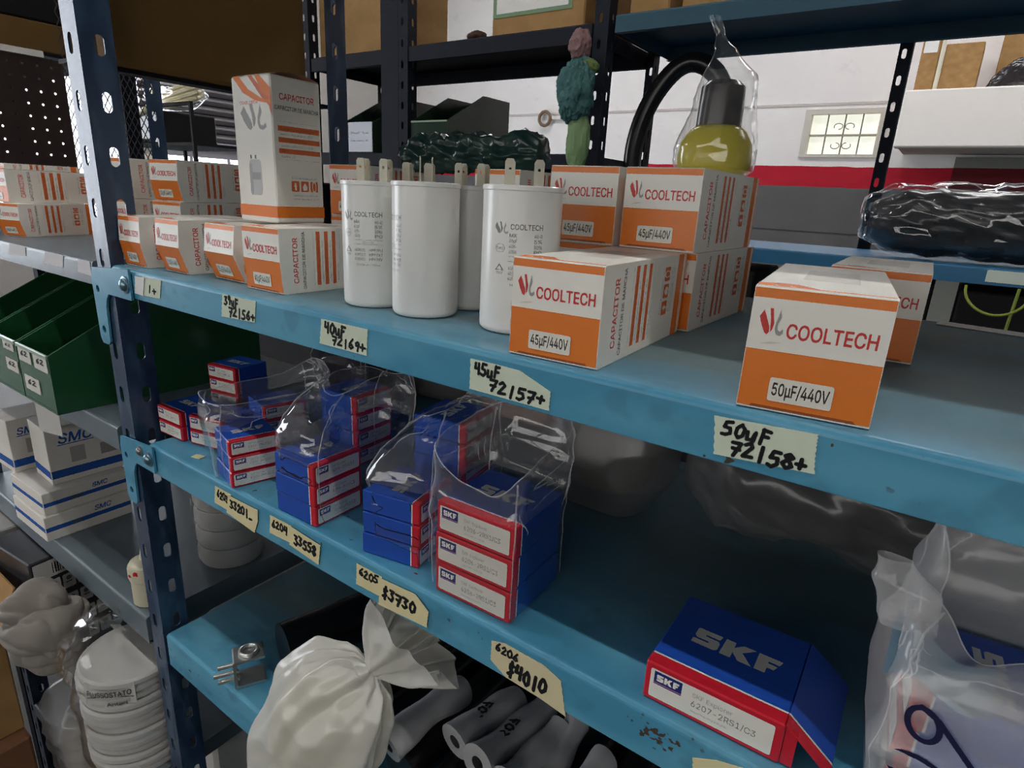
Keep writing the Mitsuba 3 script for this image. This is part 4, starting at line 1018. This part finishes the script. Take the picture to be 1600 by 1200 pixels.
part(k, 'film_wrap', mikit.ply(b, 'film_clear', smooth=True), mat(-.8130, .0, .5606))
thing('blue_folder', 'blue plastic folder sticking out between the sacks at the lower left', 'folder', {'': col_ply(moved(cbox(-.13, .13, -.004, .004, 0, .10, .002), mat(-1.000, .120, .4235, -6, 0, -6)), (20, 84, 150), 'plastic')})
fb = thing('folder_box', 'dark board box that carries the blue folder', 'box', {'': col_ply(cbox(-1.15, -.88, .06, .25, .2905, .405, .002), (112, 100, 92), 'matte')})
thing('wooden_crate', 'reddish brown crate at the bottom left corner, under the tan box', 'crate', {'': col_ply(cbox(-1.42, -1.05, -.24, -.075, 0.0005, .475, .004), (120, 84, 60), 'matte')})
k = thing('cardboard_box', 'open tan cardboard box at the lower left edge, white paper on it', 'box', {'body': mikit.ply(cbox(-1.36, -1.075, -.20, -.075, .4755, .660, .002), 'cardboard')})
part(k, 'flap', mikit.ply(moved(cbox(-.28, 0, 0, .0025, 0, .075), mat(-1.075, -.077, .659, 0, -20, 0)), 'cardboard'))
part(k, 'paper', col_ply(cbox(-1.24, -1.15, -.19, -.11, .6603, .6610), (232, 230, 226), 'matte'))
b, rim, _ = bag_mesh([(.0006, .05, .035, 0, 0), (.10, .052, .036, 0, 0), (.17, .046, .032, -.004, 0), (.205, .03, .02, -.01, .01), (.22, .012, .01, -.012, .014)], 90, 50, .006, 71, 26, 3)
k = thing('plastic_bag', 'greenish clear bag of pale parts standing at the bottom left', 'plastic bag', {'': mikit.ply(b, 'film_haze', smooth=True), 'filling': col_ply(lump((0, 0, .075), (.04, .026, .073), 77, .2, 2.5, 4), (190, 182, 168), 'matte', True)}, mat(-1.075, -.005, .2906, 8), 'hazy bags')
thing('paper_bag', 'pale crumpled pouch at the bottom edge below the foam plates', 'sack', {'': col_ply(lump((-.875, -.004, .395), (.05, .045, .104), 83, .3, 2, 4), (186, 180, 166), 'matte', True)})
ks = numbered('disc_roll'); tag(ks, 'white foam block under the lowest blue shelf, right of the post', 'roll')
part(ks, 'disc', col_ply(cbox(-.868, -.768, .075, .18, .2906, .555, .006), (206, 204, 200), 'matte'))
# cardboard cartons on the shelf above
thing('cardboard_box', 'flat brown cardboard carton standing high on the left rack, next to the navy post', 'box', {'body': mikit.ply(cbox(-.752, -.7205, .036, .268, 1.4562, 1.80, .003), 'cardboard_brown')})
fr = numbered('storage_rack'); tag(fr, 'dark rack beyond the perforated panel, in the upper left corner', 'shelf rack')
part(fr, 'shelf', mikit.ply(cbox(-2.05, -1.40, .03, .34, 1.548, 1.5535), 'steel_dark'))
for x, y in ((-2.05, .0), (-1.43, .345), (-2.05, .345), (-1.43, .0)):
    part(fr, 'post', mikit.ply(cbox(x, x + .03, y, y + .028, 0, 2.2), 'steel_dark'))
thing('dark_box', 'brown shaded box in the upper left corner on the dark rack', 'box', {'body': mikit.ply(cbox(-2.0, -1.402, .05, .33, 1.5538, 1.603, .002), 'cardboard_brown')})
thing('dark_box', 'black box on the brown shaded one in the upper left corner', 'box', {'body': col_ply(cbox(-2.0, -1.402, .05, .33, 1.6034, 2.0, .003), (20, 20, 22), 'matte')})

# ------------------------------------------------------------------ low shelf of the foreground rack
k = numbered('shock_absorber'); tag(k, 'black strut with a bright metal fork lying at the left end of the lowest shelf', 'strut')
part(k, 'body', col_ply(tube([(-.530, .055, ZL + .030), (-.50, .16, ZL + .030), (-.455, .33, ZL + .030)], .0285, 24), (24, 24, 26), 'plastic', 40))
forkp = LineString([(.030, .0), (.0, .0), (.0, .032), (.030, .032)]).buffer(.0016, 2)
fk = ext(forkp, .026); q = fk.vertices; fk = tm(np.c_[q[:, 0] - .034, q[:, 2] - .013, q[:, 1]], fk.faces)
part(k, 'fork', col_ply(fk, (190, 192, 190), 'metal'), mat(-.5400, .0400, ZL + .002, 62))
for i, (dx, dz) in enumerate(((-.045, .022), (-.050, .012), (-.046, .003))):
    part(k, 'pin', col_ply(tube([(dx - .006, 0, dz), (-.030, 0, dz)], .0026, 10), (214, 214, 206), 'metal', 40), mat(-.5400, .0400, ZL + .002, 62))
part(k, 'eye', col_ply(tube([(-.018 + .009 * math.cos(t), .009 * math.sin(t), .0355) for t in np.linspace(0, 6.28, 18)], .0024, 8), (190, 192, 190), 'metal', 40), mat(-.5400, .0400, ZL + .002, 62))
def sack(height, r0, gather, seed, pleats=9, depth=.6, top=.25, n=150, m=90):
    """a filled film sack: round belly, pleats drawn together at a gathered neck, loose film above it"""
    t = np.linspace(0, 1, m)[:, None]; a = (np.arange(n) * 2 * np.pi / n)[None]
    belly = np.where(t < gather, np.sin(np.pi * np.clip(.06 + .88 * t / gather, 0, 1)) ** .55, 0); neck = .16
    r = np.where(t < gather, np.maximum(belly, neck + (1 - neck) * np.clip((gather - t) / gather * 1.6, 0, 1) ** 1.2 * belly), neck + top * ((t - gather) / (1 - gather)) ** .8)
    w = np.clip((t - .25 * gather) / (.75 * gather), 0, 1)
    ph = 2.2 * (meshkit.noise(np.stack([np.cos(a) * 1.3 + 0 * t, np.sin(a) * 1.3 + 0 * t, 2.2 * t + 0 * a], -1), seed) - .5)
    r = r * (1 + w * (.17 * np.sin(pleats * a + 3 * ph) + .09 * np.sin(2.6 * pleats * a + 5 * ph))) + 0 * a
    P = np.stack([r * r0 * np.cos(a), r * r0 * depth * np.sin(a), t * height + 0 * a], -1)
    P += (meshkit.fbm(P * 16, 3, seed + 4)[..., None] - .5) * np.stack([np.cos(a) + 0 * t, np.sin(a) + 0 * t, 0 * a + 0 * t], -1) * .020 + ((ridge(P * [1, 1, .5], seed + 5, 46) - .4)[..., None]) * np.stack([np.cos(a) + 0 * t, np.sin(a) + 0 * t, 0 * a + 0 * t], -1) * .0032
    P[..., 0] += .35 * r0 * np.clip((t - gather * .8), 0, 1)
    F = []
    for i in range(m - 1):
        jj = np.arange(n); k2 = (jj + 1) % n
        F += [np.c_[i * n + jj, i * n + k2, (i + 1) * n + k2], np.c_[i * n + jj, (i + 1) * n + k2, (i + 1) * n + jj]]
    return tm(P.reshape(-1, 3), np.vstack(F))


scene['film_white'] = {'type': 'mask', 'opacity': 0.66, 'nested': two({'type': 'principled', 'base_color': rgb((214, 212, 204)), 'roughness': .22, 'specular': .8, 'clearcoat': 1.0, 'clearcoat_gloss': .9})}
k = thing('plastic_bag', 'bulging white plastic bag hanging over the front of the lowest shelf', 'plastic bag', {'': mikit.ply(sack(.245, .061, .76, 91, 5, .46, .56), 'film_white', smooth=True)}, mat(-.420, -.043, .803, 0, -16, 30), 'bags on the lowest shelf')
part(k, 'filling', col_ply(lump((0, 0, .095), (.045, .017, .068), 92, .12, 1.5, 4, -2), (206, 200, 176), 'matte', True), mat(-.420, -.043, .803, 0, -16, 30))
GFt = 'grey foam sleeves on the lowest shelf'
for i, x in enumerate((-.4150, -.3650, -.3170, -.2690, -.2270, -.1850, -.1400, -.0950)):
    thing('black_strut', f'black strut under the foam sleeves, {["first", "second", "third", "fourth", "fifth", "sixth", "seventh", "eighth"][i]} from the left', 'strut', {'': col_ply(tube([(x, .02 + .006 * (i % 3), ZL + .0205), (x + .006, .32, ZL + .0205)], .020, 20), (30, 30, 32), 'plastic', 40)}, group='black struts on the lowest shelf')
ct = tube(spline([(-.405, .045, ZL + .060), (-.385, .11, ZL + .068), (-.372, .20, ZL + .070), (-.36, .30, ZL + .070)], 30), .021, 28, False)
k = thing('clear_tube', 'thick clear plastic tube running back between the white bag and the foam sleeves', 'tube', {'': mikit.ply(ct, 'film_clear', smooth=True), 'rod': col_ply(tube(spline([(-.405, .048, ZL + .054), (-.385, .11, ZL + .062), (-.372, .20, ZL + .066), (-.36, .30, ZL + .066)], 20), .010, 12), (70, 72, 56), 'plastic', 40)})
part(k, 'connector', col_ply(tube([(-.356, .15, ZL + .098), (-.335, .19, ZL + .100)], .012, 14), (206, 200, 180), 'plastic', 40))
part(k, 'yellow_rod', col_ply(tube([(-.385, .08, ZL + .088), (-.35, .17, ZL + .098)], .0045, 10), (176, 168, 92), 'plastic', 40))
for i, (a, b_, t_, lab) in enumerate((((-.3190, .018), (-.3080, .108), None, 'longest grey foam sleeve, next to the clear tube'), ((-.2720, .055), (-.2600, .138), '607', 'grey foam sleeve right of the longest, with a glossy wrap'), ((-.2420, .050), (-.2320, .150), '607', 'grey foam sleeve marked in black, in the middle of its row'), ((-.2130, .050), (-.2050, .135), None, 'grey foam sleeve right of the marked one'), ((-.1900, .070), (-.1960, .146), None, 'thin grey foam sleeve near the right end of its row'), ((-.1640, .060), (-.1560, .125), None, 'rightmost grey foam sleeve under the shelf lip'))):
    r_ = .0145 if i < 4 else .012
    t = np.linspace(0, 1, 26); P = np.c_[a[0] + (b_[0] - a[0]) * t, a[1] + (b_[1] - a[1]) * t, np.full(26, ZL + .0405 + r_ + .006)]
    P[:, 2] += .006 * np.sin(t * 3 + i)
    rr = r_ * (1 + .10 * np.sin(t * 9 + i) + .12 * np.exp(-(t / .06) ** 2))
    o = tube(P, rr, 24, False); inn = tube(P[:6], .0065, 16, False); q = inn.faces[:, ::-1]
    ring = lathe([(.0065, 0), (rr[0], 0)], 24)
    dirn = P[1] - P[0]; al = trimesh.geometry.align_vectors([0, 0, -1], dirn / np.linalg.norm(dirn)); al[:3, 3] = P[0]
    mb = MB().add(o, (186, 186, 188)).add(tm(inn.vertices, q), (90, 90, 92)).add(moved(ring, al), (176, 176, 178))
    k = thing('foam_sleeve', lab, 'foam tube', {'': mb.ply('plastic', 40)}, group=GFt)
    if t_:
        v, f = tri2(marker(t_, .022, .008)); c0 = P[12]
        part(k, 'lettering', col_ply((np.c_[c0[0] - .004 + v[:, 1], c0[1] - .02 + v[:, 0] * 1.2, np.full(len(v), c0[2] + rr[12] + .0012)], f), (30, 30, 34), 'matte'))
thing('motor', 'dark motor with a loose cable under the lowest blue shelf', 'motor', {'body': col_ply(moved(lathe([(0, 0), (.05, 0), (.055, .01), (.055, .1), (.045, .115), (.015, .12), (0, .12)], 32), mat(-.53, .07, .4205)), (58, 54, 56), 'metal', 35), 'cable': col_ply(tube(spline([(-.58, .03, .43), (-.56, .0, .50), (-.50, -.01, .55), (-.46, .02, .50)], 24), .006, 8), (34, 32, 34), 'plastic', 40)})

# ------------------------------------------------------------------ on top of the upper cartons, and behind
zt = ZU + .1129
k = numbered('spray_bulb'); tag(k, 'yellow rounded bulb with a black neck, standing in a clear bag on the cartons', 'bottle')
M = mat(-.1740, .2500, zt + .0003)
part(k, 'bulb', col_ply(lathe([(0, 0), (.024, 0), (.0285, .006), (.0292, .014), (.0275, .024), (.022, .033), (.017, .037), (0, .037)], 44), (206, 190, 24), 'plastic', 50), M)
part(k, 'neck', col_ply(lathe([(0, .037), (.0175, .037), (.0172, .052), (.0165, .066), (.012, .070), (0, .070)], 36), (34, 24, 24), 'plastic', 40), M)
bb, rim, _ = bag_mesh([(.0003, .026, .026, 0, 0), (.004, .0305, .0305, 0, 0), (.02, .0320, .0315, 0, 0), (.045, .0255, .025, .003, 0), (.075, .0190, .018, .003, 0), (.092, .0085, .008, -.002, 0), (.104, .002, .002, -.008, 0), (.118, .0035, .003, -.016, 0)], 80, 60, .0016, 101, 60, 2.2)
kb_ = part(k, 'bag', mikit.ply(bb, 'film_clear', smooth=True), M, 'clear bag twisted at its top')
q = bb.vertices.copy(); q[:, :2] *= .985; part(kb_, 'inner_ply', mikit.ply(tm(q, bb.faces), 'film_milk', smooth=True), M)
k = thing('plastic_bag', 'dark green plastic bag lying on the cartons behind the capacitors', 'plastic bag', {'': col_ply(roll_bag('', (-.575, .300, zt + .0185), (-.372, .300, zt + .0205), .0175, 107, amp=.010, f=60), (38, 62, 58), 'plastic', True)}, group='dark bags')
thing('paper_sheet', 'white paper edge lying at the back of the upper shelf, far right', 'paper', {'': col_ply(moved(cbox(0, .11, 0, .02, 0, .0008), mat(.004, .362, ZU + .0002, -9)), (226, 224, 220), 'matte')})
gp = bin_parts(.13, .27, .158, .08, (26, 46, 34))
for lab, x in (('dark green bin with a white slip on the rear rack', -1.5350), ('dark green bin on the rear rack, right of the one with a slip', -1.2560)):
    k = thing('picking_bin', lab, 'bin', gp, mat(x, 1.004, 1.4484), 'dark bins on the rear rack')
    if x < -1.5:
        part(k, 'paper_slip', col_ply(cbox(.030, .1295, -.003, -.001, .002, .082), (214, 218, 230), 'matte'), mat(x, 1.004, 1.4484))
        part(k, 'paper_slip__lettering', MB().add((lambda v, f: (np.c_[v[:, 0] * .018 + .04, np.full(len(v), -.0034), v[:, 1] * .006 + .05], f))(*text('Ref 14')), (120, 124, 140)).add((lambda v, f: (np.c_[v[:, 0] * .012 + .04, np.full(len(v), -.0034), v[:, 1] * .004 + .03], f))(*text('Modelo B')), (120, 124, 140)).ply('matte'), mat(x, 1.004, 1.4484))
GB2 = 'cardboard boxes on the rear rack'
thing('cardboard_box', 'brown cardboard box on the rear rack behind the second navy post', 'box', {'body': mikit.ply(cbox(-1.655, -1.372, 1.03, 1.28, 1.7096, 2.0, .003), 'cardboard')}, group=GB2)
k = thing('cardboard_box', 'tan cardboard box with a large white paper at the top middle', 'box', {'body': mikit.ply(cbox(-1.012, -.758, 1.03, 1.28, 1.7096, 1.98, .003), 'cardboard')}, group=GB2)
pp = MB().add(cbox(-1.008, -.79, 1.0285, 1.0295, 1.752, 1.95), (120, 146, 116)).add(cbox(-.998, -.80, 1.0278, 1.0286, 1.760, 1.945), (228, 228, 222))
part(k, 'paper', pp.ply('matte'))
v, f = text('P. 82  90'); part(k, 'paper__lettering', col_ply((np.c_[v[:, 0] * .014 - .985, np.full(len(v), 1.0272), v[:, 1] * .014 + 1.79], f), (110, 110, 112), 'matte'))
thing('cardboard_box', 'brown cardboard box above the blue rear beam, left of the dark gap', 'box', {'body': mikit.ply(cbox(-.660, -.572, 1.05, 1.28, 1.7198, 1.95, .003), 'cardboard')}, group=GB2)
thing('cardboard_box', 'brown cardboard box right of the dark gap, widened unseen to block roof light', 'box', {'body': mikit.ply(cbox(-.545, 1.35, 1.05, 1.28, 1.7198, 2.02, .003), 'cardboard')}, group=GB2)  # real at its left end, extended out of view to stop roof light
thing('brown_scrap', 'small dark brown scrap lying on the rear beam beside the tan box', 'scrap', {'': col_ply(lump((-1.062, 1.035, 1.7215), (.028, .016, .0115), 113, .3, 2, 3), (64, 42, 34), 'matte', True)})
k = numbered('rubber_glove'); tag(k, 'teal and green rubber gloves hanging on the rear rack post', 'gloves')
part(k, 'cuff', col_ply(lump((-.722, .955, 1.572), (.040, .026, .060), 117, .45, 3.4, 5, -2), (62, 100, 100), 'matte', True), None, 'teal knitted cuff')
part(k, 'palm', col_ply(lump((-.712, .962, 1.470), (.028, .016, .062), 119, .3, 2.2, 4, -2), (112, 138, 98), 'matte', True), None, 'pale green palm')
part(k, 'cuff', col_ply(lump((-.705, .965, 1.617), (.026, .018, .018), 121, .3, 2.4, 4, -2), (98, 116, 70), 'matte', True), None, 'olive green top')
thing('cloth_scrap', 'small pinkish grey cloth tucked behind the rear post above the gloves', 'cloth', {'': col_ply(lump((-.722, .958, 1.658), (.024, .018, .030), 123, .5, 2.6, 4, -2), (128, 100, 100), 'matte', True)})
thing('black_hose', 'thick black hose hanging in a loop behind the rear rack posts', 'hose', {'': col_ply(tube(spline([(-.60, 1.12, 1.304), (-.655, 1.13, 1.42), (-.648, 1.14, 1.53), (-.610, 1.15, 1.61), (-.555, 1.16, 1.652), (-.50, 1.17, 1.630), (-.47, 1.18, 1.56), (-.45, 1.18, 1.45), (-.44, 1.18, 1.302)], 60), .021, 16), (24, 24, 26), 'plastic', 40)})
thing('wrapped_roll', 'long black roll wrapped in shiny film on the rear shelf, right', 'roll', {'': col_ply(roll_bag('', (-.135, 1.08, 1.3415), (.42, 1.09, 1.3415), .054, 131, amp=.010, f=18, ends=(.35, .45)), (44, 44, 46), 'plastic', True), 'film_wrap': mikit.ply(roll_bag('', (-.150, 1.08, 1.3475), (.43, 1.09, 1.3475), .0590, 133, amp=.012, f=30, ends=(.4, .45)), 'film_clear', smooth=True)})
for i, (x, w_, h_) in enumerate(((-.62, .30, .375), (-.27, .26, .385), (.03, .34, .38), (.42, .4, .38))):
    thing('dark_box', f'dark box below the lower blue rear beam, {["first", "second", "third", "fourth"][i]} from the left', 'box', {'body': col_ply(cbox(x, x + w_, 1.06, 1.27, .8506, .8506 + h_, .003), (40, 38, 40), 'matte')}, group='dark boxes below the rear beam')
for i, (x, w_, z0, h_, lab) in enumerate(((-1.25, .52, .8506, .47, 'added wide dark box below the dark green bins of the rear rack'), (-1.64, .26, .8506, .52, 'added narrow dark box at the left end of the rear rack'), (-1.64, .26, .3006, .42, 'added narrow dark box low at the left end of the rear rack'), (-1.24, .52, .3006, .40, 'added wide dark box low on the rear rack, left'), (-.6, .65, .3006, .44, 'added wide dark box low on the rear rack, middle'), (.1, .7, .3006, .40, 'added wide dark box low on the rear rack, right'))):  # boxes added to darken the background and cut light from the rear
    thing('dark_box', lab, 'box', {'body': col_ply(cbox(x, x + w_, 1.035, 1.26, z0, z0 + h_, .003), (38, 36, 36), 'matte')}, group='dark boxes added to darken the rear rack')
thing('coiled_wire', 'thin yellow green wire hanging below the rear beam at the right edge', 'wire', {'': col_ply(tube(spline([(.035, .99, 1.246), (.05, .975, 1.215), (.085, .97, 1.205), (.115, .975, 1.225), (.118, .98, 1.246)], 20), .0022, 6), (150, 160, 70), 'plastic', 40), 'strand': col_ply(tube([(.104, .985, 1.249), (.10, .98, 1.15), (.104, .98, 1.02)], .0025, 6), (130, 150, 60), 'plastic', 40)})
sd_ = numbered('black_stand'); tag(sd_, 'black metal stand behind the left cartons, carrying a hose coil', 'stand')
part(sd_, 'top', col_ply(cbox(-2.95, -2.36, 1.0, 1.28, 1.470, 1.480), (24, 24, 26), 'matte'))
for x in (-2.945, -2.372):
    for y in (1.0, 1.265):
        part(sd_, 'leg', col_ply(cbox(x, x + .012, y, y + .012, 0, 1.62 if x > -2.5 else 1.47), (24, 24, 26), 'matte'))
part(sd_, 'bar', col_ply(cbox(-2.62, -2.372, 1.0, 1.012, 1.608, 1.62), (24, 24, 26), 'matte'))
thing('added_dark_cabinet', 'added dark cabinet blocking the bright hall behind the foreground rack', 'cabinet', {'body': col_ply(cbox(-2.90, -1.70, 1.03, 1.25, .0005, 1.36, .004), (34, 34, 36), 'matte'), 'handle': col_ply(cbox(-2.2, -2.05, 1.015, 1.03, 1.0, 1.02, .003), (90, 90, 92), 'metal')})  # added to block the bright hall showing under the upper shelf
thing('black_case', 'black case under the cream hose coil on the black stand', 'case', {'body': col_ply(cbox(-2.92, -2.63, 1.02, 1.25, 1.4804, 1.60, .004), (24, 24, 26), 'plastic')})
coil = [tube([(-2.68 + .15 * math.cos(t), 1.12 + .06 * math.sin(t) + .004 * i, 1.672 + .03 * math.sin(t + i * .3) + .012 * i - .02) for t in np.linspace(0, 6.28, 40)], .011, 8) for i in range(4)]
k = thing('hose_coil', 'cream hose coiled in a clear bag on the black case, left of the shutter', 'hose', {'': col_ply(trimesh.util.concatenate(coil), (222, 214, 180), 'plastic', 40)})
part(k, 'loose_end', col_ply(tube(spline([(-2.62, .97, 1.745), (-2.52, .96, 1.70), (-2.50, .95, 1.64), (-2.55, .94, 1.592), (-2.64, .93, 1.575), (-2.68, .93, 1.578)], 30), .013, 10), (228, 222, 190), 'plastic', 40))
part(k, 'film_wrap', mikit.ply(lump((-2.68, 1.12, 1.668), (.19, .07, .060), 141, .3, 2, 4), 'film_clear', smooth=True))
thing('white_bracket', 'pale plastic bracket below the black case on the black stand', 'bracket', {'': col_ply(ext_y(Polygon([(-2.84, 1.36), (-2.84, 1.50), (-2.79, 1.50), (-2.76, 1.445), (-2.62, 1.43), (-2.62, 1.40), (-2.78, 1.36)]), .985, .9985), (206, 196, 182), 'matte')})
# mezzanine goods
for lab, x0, x1, y0, y1, z1 in (('tall cardboard box at the left end of the mezzanine', -.58, -.44, 6.8, 7.1, 3.0), ('cardboard box in the middle of the mezzanine', -.40, -.12, 6.8, 7.2, 2.82), ('wide cardboard box at the right of the mezzanine', .0, .5, 6.95, 7.3, 2.98)):
    thing('cardboard_box', lab, 'box', {'body': mikit.ply(cbox(x0, x1, y0, y1, 2.1004, z1, .006), 'cardboard')}, group='cardboard boxes on the mezzanine')
thing('paper_sheet', 'white sheet on the tall box of the mezzanine', 'paper', {'': col_ply(cbox(-.565, -.46, 6.797, 6.7995, 2.76, 2.9), (224, 224, 222), 'matte')})
thing('white_pole', 'thin white pole standing on the mezzanine between the boxes', 'pole', {'': col_ply(cbox(-.435, -.405, 6.78, 6.81, 2.1004, 3.1, .004), (214, 208, 186), 'matte')})
thing('black_sacks', 'dark crumpled sacks lying on the mezzanine at the right', 'sack', {'': col_ply(lump((.20, 6.852, 2.38), (.25, .066, .30), 151, .3, 2.2, 5), (42, 38, 40), 'plastic', True)})
